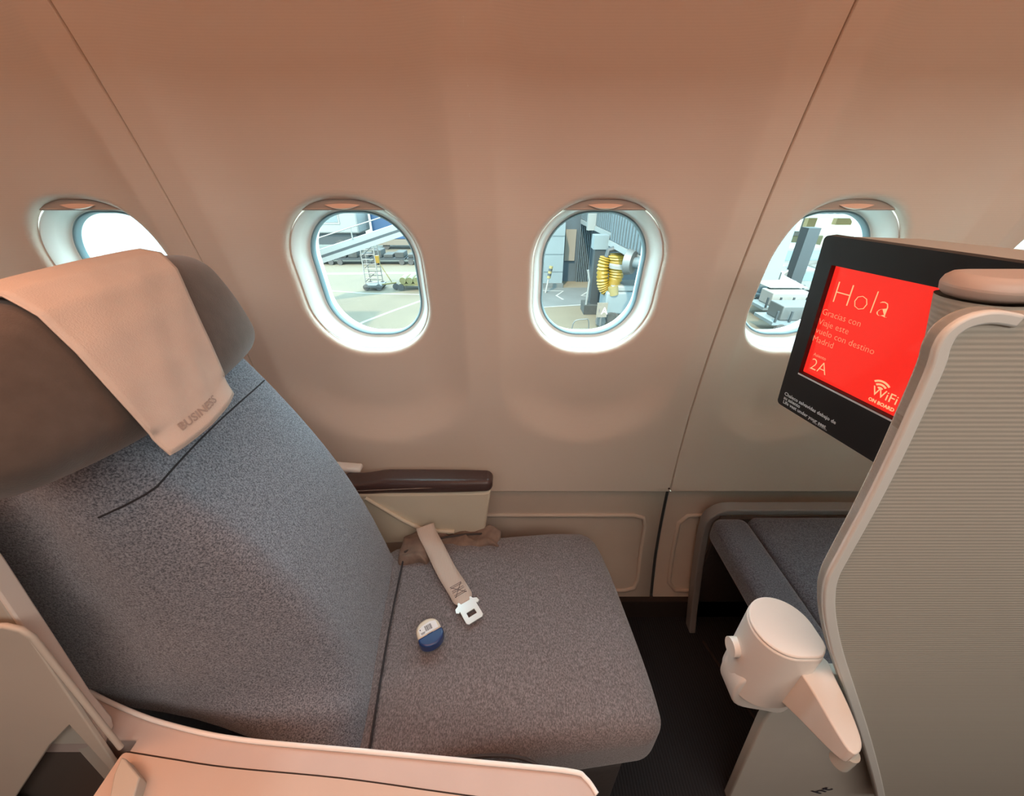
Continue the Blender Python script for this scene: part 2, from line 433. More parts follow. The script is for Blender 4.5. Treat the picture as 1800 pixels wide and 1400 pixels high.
# ---- windows
def window(n, cx, label):
    w_ = empty('window_%d' % n, S(cx, WZ), label, 'window', kind='structure')
    N = 128; yb = lambda z: yw(WZ) - math.tan(math.asin((WZ-ZC)/RW))*(z-WZ) + .0295
    def ringpts(dw, dep):
        return [Vector((x, yb(WZ+z*1.0)+dep, WZ+z)) for (x, z) in outline(cx, HW+dw, HH+dw, WR+dw if WR+dw > .02 else .02, N)]
    def loft(name, prof, m, parent):
        v, f = [], []
        for dw, dep in prof: v += ringpts(dw, dep)
        for k in range(len(prof)-1):
            for i in range(N): f.append((k*N+i, k*N+(i+1) % N, (k+1)*N+(i+1) % N, (k+1)*N+i))
        return mesh(name, v, f, m, parent, 50)
    loft('gap_ring', [(.012, .017), (-.0005, .017), (-.0005, .020)], 'gap', w_)
    loft('reveal', [(.016, .022), (-.0012, .0135), (-.0030, .0125), (-.006, .016), (-.012, .034), (-.016, .048), (-.020, .053), (-.024, .055)], 'bezel', w_)
    loft('gasket', [(-.023, .0555), (-.027, .0545), (-.0295, .0575), (-.030, .069), (-.023, .070)], 'gasket', w_)
    loft('outer_frame', [(-.029, .069), (-.023, .075), (-.019, .11), (.02, .115)], 'bezel', w_)
    # pane
    v = ringpts(-.0275, .063); mesh('pane', v, [tuple(range(N))], 'pane_glass', w_, 0)
    # shade drawn a little way down, with its scooped handle
    zs = WZ + HH*.875; dep = .0075; v = []; 
    top = [(x, z) for (x, z) in outline(cx, HW+.004, HH+.004, WR+.004, N) if WZ+z >= zs-.0]
    top.sort(key=lambda p: p[0])
    pts = [Vector((x, yb(WZ+z)+dep, WZ+z)) for x, z in top]
    zz = WZ+min(z for x, z in top); sh = prism('shade', pts, (0, .0035, 0), 'shade', w_)
    tube('shade_lip', [pts[0]+Vector((.004, .0018, 0)), pts[-1]+Vector((-.004, .0018, 0))], .0028, 'shade', sh, 8)
    # handle: lens-shaped scoop standing proud of the shade
    hz = zs+.0115; hv, hf = [], []; K = 20
    for i in range(K+1):
        t = -1+2*i/K; hh_ = .0085*(1-t*t); x = cx+.036*t; y = yb(hz)+dep
        hv += [Vector((x, y-.001, hz-hh_)), Vector((x, y-.0005-.007*(1-t*t), hz-hh_*.75)), Vector((x, y-.0005-.0065*(1-t*t), hz-hh_*.60)), Vector((x, y-.0008, hz+.0022*(1-t*t)))]
    for i in range(K):
        for k in range(3): a = i*4+k; hf.append((a, a+1, a+5, a+4))
    mesh('shade_handle', hv, hf, 'shade_handle', sh, 50)
    for a in (-.6, .0):
        z = -HH if a == 0 else 0
    return w_
window(1, WX[1], 'oval cabin window partly hidden behind the headrest, seen at a slant')
window(2, WX[2], 'oval cabin window directly beside the seat, with a ladder cart outside')
window(3, WX[3], 'oval cabin window left of the screen, with a yellow hose outside')
window(4, WX[4], 'oval cabin window partly hidden behind the black screen')
window(5, WX[0], 'oval cabin window further aft than the headrest')
window(6, WX[5], 'oval cabin window further forward than the screen')

# ================================================================== THE SEAT
YAW = math.radians(6.66); SO = Vector((-.2855, .4625, 0)); cu_, su_ = math.cos(YAW), math.sin(YAW)
def SL(u, v, z): return Vector((SO.x + u*cu_ - v*su_, SO.y + u*su_ + v*cu_, z))
seat = empty('passenger_seat', SL(.1, 0, 0), 'grey speckled fabric business seat with brown headrest, beside the windows', 'seat')
ZS = .50
def cush(p):     # local: x=u, y=v, z
    u, v, z = p.x+.265, p.y*(.90 if p.y < 0 else 1), p.z
    top = max(0, z/.075)
    z2 = ZS-.078 + z + top*(.010*math.cos(min(1, abs(u-.25)/.33)*math.pi/2) - .006*(abs(v)/.25)**3 - .012*smoothstep(.42, .56, u))
    if u > .40: z2 -= 0.0
    return SL(u - .02*(abs(v)/.25)**4*smoothstep(.3, .55, u), v*(1+.0*u), z2)
rbox('seat_cushion', (.295, .252, .075), .042, cush, 'fabric_seat', seat, 5, (20, 16, 4))
rbox('seat_base', (.25, .22, .17), .02, lambda p: SL(p.x+.24, p.y, p.z+.178), 'fabric_dark', seat, 3, (4, 4, 4))
REC = math.radians(17.5)
def BK(a, v, b):      # on the reclined back: a up along it, v across, b out of its front
    bul = .030*math.sin(min(1, max(0, a/.62))*math.pi)
    bb = b + bul
    return SL(.0 - a*math.sin(REC) + bb*math.cos(REC), v, ZS + a*math.cos(REC) + bb*math.sin(REC))
def backfn(p):
    a, v, b = p.x+.33, p.y, p.z
    v = v*.965 + .0
    f = max(0, b/.05)
    bb = b - .055 + f*(-.018*(abs(v)/.24)**4 + .010*(abs(v)/.24)**2) - .30*smoothstep(.09, .245, -v)*smoothstep(.0, .25, a)
    v += .058*smoothstep(.08, .24, -v)*(.30+.70*smoothstep(.0, .22, a))
    P = BK(a, v*(1-.03*smoothstep(.5, .7, a)), bb)
    lim = .236 + .052*smoothstep(.25, .60, -P.x) + .125*max(0, P.z-.66)*smoothstep(.45, .6, -P.x) + .012   # stays clear of console and shell
    q = (P.y-lim)/.014
    if q < 12: P.y = lim + .014*math.log(1+math.exp(q))
    return P
rbox('backrest', (.39, .243, .055), .038, backfn, 'fabric_back', seat, 5, (26, 18, 4))
# stitched seam under the headrest
pts = [backfn(Vector((.545-.33+.012*math.cos(v*6), v, .0555))) for v in [-.21+.42*i/30 for i in range(31)]]
pts = pts[5:]
tube('seam', pts, .0012, 'thread', seat, 6)
prism('dark_fill', [SL(-.42, -.08, .05), SL(-.42, .25, .05), SL(-.50, .25, 1.02), SL(-.50, -.06, 1.02)], SL(-.46, 0, 0)-SL(-.42, 0, 0), 'fabric_dark', seat)  # added dark filler, shadow beside the backrest put into its colour
# seam where the back meets the cushion
# headrest
HA, HV, HB = .090, .215, .050; HC = (.695, .0, .030)
def headfn(p):
    a, v, b = p.x, p.y, p.z
    t = abs(v)/HV
    bend = -.030*t**2.6
    a2 = a*(1-.06*t**2) + .006*math.cos(t*1.5)
    if v < 0 and a < 0: a2 += -a*.38*t**2
    b2 = b*(1-.10*t**4) + bend + .012*(1-(a/HA)**2)*(1 if b > 0 else 0)
    return BK(HC[0]+a2, HC[1]+v, HC[2]+b2)
rbox('headrest', (HA, HV, HB), .042, headfn, 'fabric_head', seat, 5, (10, 20, 4))
# headrest cover: cloth over the top, narrow tongue in front
COVC = [-.060, -.056, -.048, -.034, -.018, -.004, 0, 0, 0, 0, 0]
def covpt(t, sgn):
    """t: 0 front hem .. 1 behind; sgn: -1..1 across"""
    prof = [(-.104, .060), (-.07, .064), (-.025, .067), (.025, .065), (.062, .057), (.085, .040), (.0975, .015), (.0975, -.02), (.078, -.048), (.02, -.058), (-.04, -.058)]
    s = t*(len(prof)-1); k = min(int(s), len(prof)-2); f = s-k
    a = prof[k][0]*(1-f)+prof[k+1][0]*f; b = prof[k][1]*(1-f)+prof[k+1][1]*f
    wd = [.062, .066, .074, .083, .094, .103, .108, .108, .106, .104, .104]
    hw = wd[k]*(1-f)+wd[k+1]*f
    v = COVC[k]*(1-f)+COVC[k+1]*f + sgn*hw
    tt = abs(v)/HV; bend = -.030*tt**2.6
    rip = .0010*math.sin(sgn*3.1+t*11)*(1-min(1, t*1.2))+.0005*math.sin(sgn*9-t*23+2)
    a += .006*math.cos(tt*1.5) + (.006*sgn*sgn if k == 0 else 0)
    return BK(HC[0]+a, HC[1]+v, HC[2]+b+bend+max(-.001, rip)+.0025)
nt_, ns = 60, 28; v = []; f = []
for i in range(nt_+1):
    for j in range(ns+1): v.append(covpt(i/nt_, -1+2*j/ns))
for i in range(nt_):
    for j in range(ns): a = i*(ns+1)+j; f.append((a, a+1, a+ns+2, a+ns+1))
cover = empty('headrest_cover', BK(HC[0]-.1, 0, .1), 'pale cloth cover draped over the brown headrest', 'headrest cover')
o = mesh('cloth', v, f, 'cover_cloth', cover, 70); solid(o, .0022, 1)
hem = [covpt(i/nt_, -1) for i in range(nt_, -1, -2)] + [covpt(0, -1+2*j/14) for j in range(1, 15)] + [covpt(i/nt_, 1) for i in range(2, nt_+1, 2)]
tube('hem', [p for p in hem], .0017, 'cover_cloth', cover, 6)
def on_cover(x, y):    # x across from near side, y up from the hem (metres)
    return covpt((.026+y)/.40*.40/ .40 * .40 / .55 if False else (.018+y)/.42, (x-.006)/.064) + (BK(.6, 0, .2)-BK(.6, 0, .197))
text_on('lettering', 'BUSINESS', .0155, on_cover, 'stitch_text', cover, 'CENTER', .0004)

# window-side armrest
ARM_Y = .775
pad_pts = []
arm = 'armrest'
def padfn(p):
    t = p.x/.205     # -1 aft .. 1 front
    h = p.z*(1.0+.15*(1-t)) ; wd = p.y*(1-.18*max(0, t)**3)
    zc = .655 + .012*t
    if t < -.35: zc -= .012*smoothstep(.35, .75, -t); 
    return Vector((-.255+p.x, ARM_Y+.005 - .012*t + wd, zc+h))
arm_body = prism('armrest_body', [(-.47, ARM_Y-.024, .63), (-.075, ARM_Y-.030, .645), (-.055, ARM_Y-.030, .650), (-.075, ARM_Y-.030, .50), (-.10, ARM_Y-.030, .47), (-.40, ARM_Y-.024, .44)], (0, .05, 0), 'cream', seat, .006)
rbox('armrest_pad', (.205, .033, .019), .0175, padfn, 'leather', seat, 5, (20, 4, 2))
tube('pad_stitching', [Vector((-.455+.40*i/20, ARM_Y-.0295-.012*(-.97+.095*i)*.0, .649+.0011*i)) for i in range(20)], .0012, 'fabric_brown', seat, 6)
tube('armrest_rib', [Vector((-.385, ARM_Y-.027, .625)), Vector((-.30, ARM_Y-.030, .55)), Vector((-.245, ARM_Y-.031, .508)), Vector((-.16, ARM_Y-.032, .503))], [.005, .006, .007, .006], 'cream', seat, 8)
rbox('armrest_cap', (.05, .016, .008), .0075, lambda p: Vector((p.x-.465, p.y+.828, p.z+.662-.1*p.x)), 'plastic_white', seat, 4, (6, 3, 2))
# bunched cloth at the belt anchor and cushion cover hem
def clothlump(name, c, h, m, ph):
    def fn(p):
        q = p.copy(); n = .006*math.sin(p.x*90+ph)+.005*math.sin(p.y*120+p.x*40+ph)
        return Vector(c) + Vector((q.x+n*.5, q.y+n*.4, q.z+n+.12*q.x))
    return rbox(name, h, min(h)*.8, fn, m, seat, 3, (12, 8, 4))
clothlump('anchor_cloth', (-.250, .690, .500), (.045, .050, .022), 'fabric_brown', 1.0)
clothlump('cushion_hem', (-.13, .722, .492), (.10, .030, .012), 'fabric_brown', 2.2)
tube('piping', spline([SL(.03, .205, .511), SL(.10, .236, .509), SL(.17, .243, .512), SL(.24, .246, .505)], 5), .003, 'fabric_dark', seat, 6)
tube('piping', spline([SL(.018, -.222, .503), SL(.022, 0, .513), SL(.030, .20, .508)], 6), .0022, 'thread', seat, 6)
tube('piping', spline([Pz(770, 1345, .505), Pz(810, 1333, .507), Pz(880, 1329, .507), Pz(930, 1338, .50), Pz(965, 1362, .485)], 5), .003, 'fabric_dark', seat, 6)
tube('piping', spline([Pz(780, 1352, .505), Pz(830, 1343, .506), Pz(880, 1338, .506), Pz(918, 1347, .50), Pz(940, 1365, .49)], 5), .002, 'fabric_dark', seat, 6)

# seat belt lying on the cushion
belt = empty('seat_belt', Pz(755, 935, .52), 'beige webbing seat belt with pale steel tongue lying on the seat', 'seat belt')
cl = [(747, 925, .548), (752, 940, .538), (765, 965, .524), (785, 1005, .5175), (805, 1037, .517), (818, 1060, .5165)]
ctr = spline([Pz(*c) for c in cl], 6); bw = .0235; v = []; f = []
for i, p in enumerate(ctr):
    t = (ctr[min(i+1, len(ctr)-1)]-ctr[max(i-1, 0)]).normalized(); s = t.cross(Vector((0, 0, 1))).normalized()
    hw = bw*(1-.30*smoothstep(len(ctr)-4, len(ctr)-1, i))
    for k in range(5): q = -1+.5*k; v.append(p + s*hw*q + Vector((0, 0, .0006*(1-q*q))))
for i in range(len(ctr)-1):
    for k in range(4): a = i*5+k; f.append((a, a+1, a+6, a+5))
web = mesh('webbing', v, f, 'webbing', belt, 70); solid(web, .0022, 1)
bt = (ctr[-1]-ctr[-8]).normalized(); bs = bt.cross(Vector((0, 0, 1))).normalized(); be = ctr[-1]
def BL(a, b, z=0): return be + bt*a + bs*b + Vector((0, 0, z))
# tongue plate with slot: built as a ring of quads
def plate(name, outer, inner, t, m, parent):
    bm = bmesh.new(); 
    ov = [bm.verts.new(BL(a, b, .0)) for a, b in outer]; iv = [bm.verts.new(BL(a, b, .0)) for a, b in inner]
    es = []
    for L in (ov, iv):
        for i in range(len(L)): es.append(bm.edges.new((L[i], L[(i+1) % len(L)])))
    bmesh.ops.triangle_fill(bm, use_beauty=True, edges=es, normal=(0, 0, 1))
    ge = bmesh.ops.extrude_face_region(bm, geom=list(bm.faces))
    for q in ge['geom']:
        if isinstance(q, bmesh.types.BMVert): q.co.z += t
    return frombm(name, bm, m, parent, 30)
plate('tongue', [(-.006, -.0165), (.000, -.019), (.004, -.027), (.012, -.029), (.016, -.024), (.013, -.0205), (.045, -.0205), (.049, -.0165), (.049, .0165), (.045, .0205), (.013, .0205), (.016, .024), (.012, .029), (.004, .027), (.000, .019), (-.006, .0165)],
      [(.024, -.010), (.024, .010), (.036, .010), (.036, -.010)], .0025, 'steel', belt)
for q in range(3):
    a0 = -.022-.012*q
    for zz in range(2):
        tube('stitching', [BL(a0-.004*zz, -.015+.003*i, .0034+(.0005 if i % 2 else 0)) for i in range(11)], .0005, 'ink', web, 4)
tube('stitching', [BL(-.02, -.014, .0036), BL(-.05, .014, .0038)], .0005, 'ink', web, 4)
tube('stitching', [BL(-.02, .014, .0036), BL(-.05, -.014, .0038)], .0005, 'ink', web, 4)

# dental floss box on the cushion
fl = empty('floss_box', Pz(760, 1130, .512), 'small white and blue plastic dispenser with barcode sticker on the seat', 'dispenser')
fo = Pz(757, 1122, .514); fa = (Pz(742, 1092, .514)-Pz(770, 1160, .514)).normalized(); fb = Vector((0, 0, 1)).cross(fa)*-1
def FL(x, y, z): return fo + fb*x + fa*y + Vector((0, 0, z))
def flbody(pts, z0, z1, name, m, bv):
    return prism(name, [FL(x, y, z0) for x, y in pts], (0, 0, z1-z0), m, fl, bv, 50, 4)
sh_ = [(-.0255, -.002)] + [(.0255*math.cos(math.pi-i*math.pi/16)*(1.0), .006+.026*math.sin(i*math.pi/16)**.8) for i in range(17)] + [(.0255, -.002)]
flbody(sh_, 0, .021, 'body', 'floss_white', .005)
cp = [(.0265, -.001), (-.0265, -.001)] + [(-.0265*math.cos(i*math.pi/14), -.008-.020*math.sin(i*math.pi/14)) for i in range(15)]
flbody(cp, -.0005, .0222, 'cap', 'floss_blue', .004)
box_pts = [(-.019, .001), (.020, .001), (.020, .0175), (.008, .022), (-.010, .020), (-.019, .015)]
st = prism('sticker', [FL(x, y, .0211) for x, y in box_pts], (0, 0, .0004), 'sticker', fl)
xx = -.006
for i, wd in enumerate((.0006, .0012, .0005, .0014, .0006, .001, .0005, .0014, .0008)):
    prism('barcode_bar', [FL(xx, .005, .0216), FL(xx+wd, .005, .0216), FL(xx+wd, .017, .0216), FL(xx, .017, .0216)], (0, 0, .0001), 'ink', st); xx += wd+.0008
cyl('mark', FL(-.0155, .0135, .0214), FL(-.0155, .0135, .0217), .0013, 'ink', st, 10)
for i in range(3): prism('print_line', [FL(-.0165, .0025+.0016*i, .0216), FL(-.009+.001*i, .0025+.0016*i, .0216), FL(-.009+.001*i, .0033+.0016*i, .0216), FL(-.0165, .0033+.0016*i, .0216)], (0, 0, .0001), 'ink', st)
tube('cap_catch', [FL(-.006, -.0032, .0222), FL(.006, -.0030, .0222)], .0009, 'floss_blue', fl, 6)

# ================================================================== CONSOLE AND SHELL OF THIS SEAT (bottom left)
con = empty('side_console', (-.3, .13, 0), 'pinkish pale console beside the seat cushion, along the bottom edge', 'console')
ZCN = .65
edge = spline([Pz(u, v, ZCN) for u, v in ((100, 1180), (150, 1215), (220, 1250), (300, 1278), (420, 1303), (640, 1324), (850, 1344), (1000, 1359), (1030, 1372), (1050, 1400))], 6)
last = edge[-1]
outl = [Vector((-1.3, .30, ZCN))] + edge + [Vector((last.x+.012, last.y-.06, ZCN)), Vector((last.x+.012, .06, ZCN)), Vector((-.545, .06, ZCN)), Vector((-.545, .238, ZCN)), Vector((-1.3, .238, ZCN))]
prism('body', outl, (0, 0, -.60), 'console', con, .004)
tube('edge_highlight', [p+Vector((0, .0015, .0005)) for p in edge], .0032, 'highlight_white', con, 8)  # thin lip, its window-light highlight painted as white
lid = spline([Pz(u, v, ZCN) for u, v in ((212, 1332), (222, 1325), (245, 1328), (300, 1337), (400, 1352), (600, 1371), (780, 1396), (900, 1412))], 5)
lo_ = lid + [Vector((lid[-1].x, .075, ZCN)), Vector((lid[0].x, .075, ZCN))]
prism('lid', [p+Vector((0, 0, .0008)) for p in lo_], (0, 0, .0012), 'console_lid', con)
tube('lid_gap', [p+Vector((0, .0008, .0006)) for p in lid], .0012, 'gap', con, 6)
# wing of the seat shell: upright panel whose front edge shows as a pale strip
wing = empty('seat_shell', (-.9, .26, .65), 'tall grey shell panel with pale front edge at the left', 'seat shell')
wf = [Px(195, 1268, -.59), Px(150, 1215, -.59), Px(0, 985, -.59)]
wt = wf[2]+(wf[2]-wf[0]).normalized()*.18
th = Vector((0, -.021, -.012))
def wq(p, dx): return Vector((-.59-dx, p.y, p.z))
wl = [Vector((-.597, .2535, .652)), Vector((-.59, .2555, .675)), wq(wf[1], 0), wq(wf[2], 0), wq(wt, .005)]
prism('panel', wl + [Vector((-1.3, wt.y, wt.z)), Vector((-1.3, .2535, .652))], th*.9, 'shell_grey', wing, .004)
fe = []; ff = []
for p in wl:
    for q in (Vector((.0, .001, 0)), Vector((.006, .001, 0)), Vector((.006, 0, 0))+th*.95, Vector((0, 0, 0))+th*.95): fe.append(p+q)
for i in range(len(wl)-1):
    for k in range(4): a_ = i*4+k; b_ = i*4+(k+1) % 4; ff.append((a_, b_, b_+4, a_+4))
ff += [(0, 1, 2, 3), (19, 18, 17, 16)]
bevel(mesh('front_edge', fe, ff, 'plastic_white', wing, 40, recalc=True), .002)
# near storage door with a niche
door = empty('storage_door', (-.62, .22, .65), 'grey upright storage panel with dark niche at bottom left corner', 'storage panel')
def DB(x, z): return Vector((x, .222+(z-.65)*.093, z))
X0 = -.552
dn = Vector((0, 1, -.093)).normalized()
def dpx(u, v, d=0): return Pp(u, v, DB(0, .65)+dn*d, dn)
nz = [DB(X0, .900), DB(X0-.006, .912), DB(X0-.02, .918), DB(-.95, .918)]
P20 = dpx(20, 1412)
front = nz + [DB(-.95, .02), DB(P20.x, .02), P20, dpx(87, 1311), dpx(122, 1276), dpx(196, 1358), dpx(206, 1352)]
prism('face', front, dn*.006, 'shell_grey', door, .0015)
te = [DB(X0, .66), DB(X0, .900), DB(X0-.006, .912), DB(X0-.02, .918), DB(-.95, .918)]
tube('top_edge', [p+dn*.003 for p in te], .0035, 'shell_grey', door, 8)
# niche: curved wall behind the opening, receding to the left
v = []; f = []; T0, T1 = dpx(118, 1268), dpx(250, 1420)
for i in range(13):
    t = i/12; off = Vector((-.060*(1-math.cos(t*math.pi/2)), .006+.013*math.sin(t*math.pi/2), 0))
    v += [T0+off, T1+off]
for i in range(12): f.append((2*i, 2*i+1, 2*i+3, 2*i+2))
mesh('niche', v, f, 'shell_grey', door)
prism('niche_back', [dpx(40, 1296, .020), dpx(140, 1296, .020), dpx(230, 1440, .020), dpx(20, 1440, .020)], dn*.003, 'niche_shadow', door)  # dark sheet, shadow of the recess put into its colour
hb = [Pz(u, v, .672) for u, v in ((200, 1362), (213, 1331), (220, 1334), (246, 1366), (232, 1412), (190, 1412))]
prism('hinge_block', hb, (0, 0, -.022), 'shell_grey', door, .002)

# ================================================================== FRONT SEAT SHELL (right)
fs = empty('front_shell', (.8, .32, 0), 'large grey ribbed shell panel with pale rim, filling the right side', 'seat shell')
YP = .30
rim_px = [(1800, 545), (1760, 538), (1725, 540), (1690, 552), (1655, 577), (1628, 610), (1608, 650), (1570, 735), (1530, 822), (1490, 905), (1452, 985), (1438, 1015), (1434, 1045), (1442, 1090), (1462, 1150), (1490, 1225), (1520, 1300), (1545, 1375), (1555, 1420)]
rim = [Py(u+22*smoothstep(548, 660, v)-8*smoothstep(850, 1010, v)-14*smoothstep(1010, 1160, v)-10*smoothstep(1160, 1400, v), v+8*(1-smoothstep(538, 660, v)), YP) for u, v in rim_px]
rimc = spline(rim, 4)
far = [Vector((2.0, YP, rimc[-1].z)), Vector((2.0, YP, rimc[0].z))]
prism('side_panel', rimc + far, (0, .012, 0), 'shell_ribbed', fs, .002)
# pale rim: flat band along the front edge, proud of the panel
def band(name, path, w0, dy0, dy1, m, parent, into):
    v = []; f = []; n = len(path)
    for i, p in enumerate(path):
        t = (path[min(i+1, n-1)]-path[max(i-1, 0)]).normalized(); s = Vector((t.z, 0, -t.x))
        if s.dot(into - p) < 0: s = -s
        wd = w0[0]+(w0[1]-w0[0])*i/(n-1)
        q0 = p; q1 = p + s*wd
        v += [q0+Vector((0, dy1, 0)), q0+Vector((0, dy0, 0)), q1+Vector((0, dy0, 0)), q1+Vector((0, dy1, 0))]
    for i in range(n-1):
        for k in range(4): a = i*4+k; b = i*4+(k+1) % 4; f.append((a, b, b+4, a+4))
    f += [(0, 1, 2, 3), tuple((n-1)*4+k for k in (3, 2, 1, 0))]
    return bevel(mesh(name, v, f, m, parent, 40, recalc=True), .0025, 3)
band('rim', rimc, (.011, .016), -.003, .012, 'rim', fs, Vector((1.2, YP, .75)))
# inner rounded wall of the shell, a little higher, top cap with warm light put into its colour
wo = [Vector((.437+.030*math.cos(math.radians(90+180*i/14)), .362+.030*math.sin(math.radians(90+180*i/14)), 0)) for i in range(15)] + [Vector((1.6, .332, 0)), Vector((1.6, .392, 0))]
n_ = len(wo)
mesh('inner_wall', [p+Vector((0, 0, 1.260)) for p in wo]+[p+Vector((.14 if p.x < 1 else 0, 0, .86)) for p in wo], [(i, (i+1) % n_, n_+(i+1) % n_, n_+i) for i in range(n_)]+[tuple(range(2*n_-1, n_-1, -1))], 'shell_ribbed', fs, 40, recalc=True)
prism('top_cap', [p+Vector((0, 0, 1.260)) for p in wo], (0, 0, .022), 'console_lid', fs, .010)
# lower side panel with the lettering
lp = [Vector((.485, .335, .62)), Vector((.488, .335, .43)), Vector((.54, .335, .0)), Vector((2.0, .335, .0)), Vector((2.0, .335, .62))]
prism('lower_panel', lp, (0, .02, 0), 'shell_grey', fs, .004)
ltp = Py(1440, 1397, .3335); lq = (Py(1476, 1384, .3335)-ltp); lq.y = 0; lx = lq.normalized(); lz = Vector((-lx.z, 0, lx.x))
text_on('lettering', 'ht', .048, lambda x, y: ltp+lx*x+lz*y, 'ink', fs, 'LEFT', .0006)

# folding bracket: round post with sloping arm
br = empty('swivel_bracket', (.44, .36, .54), 'pale plastic round post with sloping arm fixed to the grey shell', 'bracket')
pc = Pz(1376, 1100, .724); R0 = .050
def pcirc(r, z, n=40):
    pts = []
    for i in range(n):
        a = 2*math.pi*i/n; x, y = r*math.cos(a), r*math.sin(a)
        if x > 0 and y < 0:                     # squared-off lug towards the arm
            k = min(1.38, 1/max(abs(math.cos(a)), abs(math.sin(a)))); k = min(k, 1.18); x, y = x*k, y*k
        pts.append(Vector((pc.x+x, pc.y+y, z)))
    return pts
prism('post', pcirc(R0, .56), (0, 0, .158), 'plastic_white', br, .003)
prism('cap', pcirc(R0*.985, .719), (0, 0, .006), 'plastic_white', br, .0025)
tube('side_knob', [Vector((pc.x-.046, pc.y+.008, .645)), Vector((pc.x-.060, pc.y+.008, .645))], .016, 'plastic_white', br, 16)
lw = spline([Vector((pc.x-.044, 0, .61)), Vector((pc.x-.048, 0, .555)), Vector((pc.x-.030, 0, .520)), Vector((pc.x+.02, 0, .500)), Vector((pc.x+.06, 0, .49)), Vector((pc.x+.07, 0, .53)), Vector((pc.x+.05, 0, .60)), Vector((pc.x+.0, 0, .63))], 4, True)
prism('lower_body', [Vector((p.x, pc.y-.030, p.z)) for p in lw], (0, .05, 0), 'plastic_white', br, .004)
at = spline([Vector((.462, .337, 0)), Vector((.510, .337, 0)), Vector((.507, .300, 0)), Vector((.499, .260, 0)), Vector((.487, .226, 0)), Vector((.470, .214, 0)), Vector((.461, .224, 0)), Vector((.460, .28, 0))], 4, True)
n_ = len(at); zt_ = .676
bevel(mesh('arm', [Vector((p.x, p.y, zt_)) for p in at]+[Vector((p.x, p.y, .565+(.337-p.y)/.12*.080)) for p in at], [(i, (i+1) % n_, n_+(i+1) % n_, n_+i) for i in range(n_)]+[tuple(range(n_-1, -1, -1)), tuple(range(n_, 2*n_))], 'plastic_white', br, 40, recalc=True), .004)
cyl('pivot', (.478, .224, .618), (.478, .224, .652), .0125, 'shell_grey', br, 20)

# ================================================================== SCREEN UNIT
TL, BLc = Vector((.511, .68, 1.275)), Vector((.541, .68, .957))
sd = Vector((.226, -.974, 0)).normalized(); td = (TL-BLc).normalized(); nd = sd.cross(td).normalized()
if nd.x > 0: nd = -nd
def MS(s, t, d=0): return BLc + sd*s + td*t + nd*d       # s from wall to aisle, t up, d towards viewer
def ms(u, v, d=0):
    P = Pp(u, v, BLc+nd*d, nd); q = P-BLc; return q.dot(sd), q.dot(td)
mon = empty('seat_screen', (.62, .55, .95), 'black framed entertainment screen showing red welcome page', 'screen')
HT = (TL-BLc).length; WD = .292
s0, t1 = ms(1464, 466); s0b, t0 = ms(1408, 656); s1, t1b = ms(1680, 503)
SX0, ST0, ST1 = (s0+s0b)/2, t0, t1
SX1 = WD - .018
# bezel frame with the screen opening
bm = bmesh.new(); rr = .008
def rrect(a0, a1, b0, b1, r, d, n=4):
    pts = []
    for cx, cy, st in ((a1-r, b1-r, 0), (a0+r, b1-r, 90), (a0+r, b0+r, 180), (a1-r, b0+r, 270)):
        for i in range(n+1):
            an = math.radians(st+90*i/n); pts.append(MS(cx+r*math.cos(an), cy+r*math.sin(an), d))
    return pts
O1, I1 = rrect(0, WD, 0, HT, .008, 0), rrect(SX0, SX1, ST0, ST1, .002, 0)
I2 = rrect(SX0, SX1, ST0, ST1, .002, -.012); O2 = rrect(0, WD, 0, HT, .008, -.014)
L = [[bm.verts.new(p) for p in q] for q in (O2, O1, I1, I2)]
for A, B in zip(L[:-1], L[1:]):
    for i in range(len(A)): bm.faces.new((A[i], A[(i+1) % len(A)], B[(i+1) % len(A)], B[i]))
frombm('bezel', bm, 'bezel_black', mon, 30)
scr = mesh('display', rrect(SX0-.002, SX1+.002, ST0-.002, ST1+.002, .002, -.010), [tuple(range(20))], 'screen', mon, 0)
SW, SH = SX1-SX0, ST1-ST0
def on_s(x, y): return MS(SX0+x, ST0+y, -.0094)
def scr_text(body, u, v, size, m='screen_text', bold=0):
    s, t = ms(u, v, -.0094); return text_on('screen_text', body, size, lambda x, y: MS(s+x*.92, t+y, -.0094), m, scr, 'LEFT', bold)
scr_text('Hola', 1463, 531, .053, 'screen_text', -.0015)
scr_text('Gracias con', 1448, 553, .0155, 'screen_text_dim', -.0002)
scr_text('Viaje este', 1441, 570, .0155, 'screen_text_dim', -.0002)
scr_text('vuelo con destino', 1436, 585, .0155, 'screen_text_dim', -.0002)
scr_text('Madrid', 1430, 599, .0155, 'screen_text_dim', -.0002)
scr_text('Asiento', 1432, 625, .0085, 'screen_text_dim', 0)
scr_text('2A', 1424, 647, .031, 'screen_text', -.0005)
scr_text('WiFi', 1534, 690, .0215, 'screen_text', 0)
scr_text('ON BOARD', 1529, 701, .0080, 'screen_text', .0003)
ws, wt_ = ms(1551, 682, -.0094)
for r0, r1 in ((.003, .0062), (.0085, .0117), (.014, .0172)):
    v = []; f = []
    for i in range(13):
        a = math.radians(45+90*i/12)
        v += [MS(ws+r0*math.cos(a), wt_+r0*math.sin(a)-.003, -.0094), MS(ws+r1*math.cos(a), wt_+r1*math.sin(a)-.003, -.0094)]
    for i in range(12): f.append((2*i, 2*i+1, 2*i+3, 2*i+2))
    mesh('wifi_arc', v, f, 'screen_text', scr, 0)
def bez_text(body, u, v, size, bold=0):
    s, t = ms(u, v, .0004); return text_on('bezel_lettering', body, size, lambda x, y: MS(s+x*.95, t+y, .0004), 'print_white', mon, 'LEFT', bold)
bez_text('Chaleco salvavidas debajo de', 1379, 694, .0098, .00022)
bez_text('su asiento', 1377.5, 701, .0098, .00022)
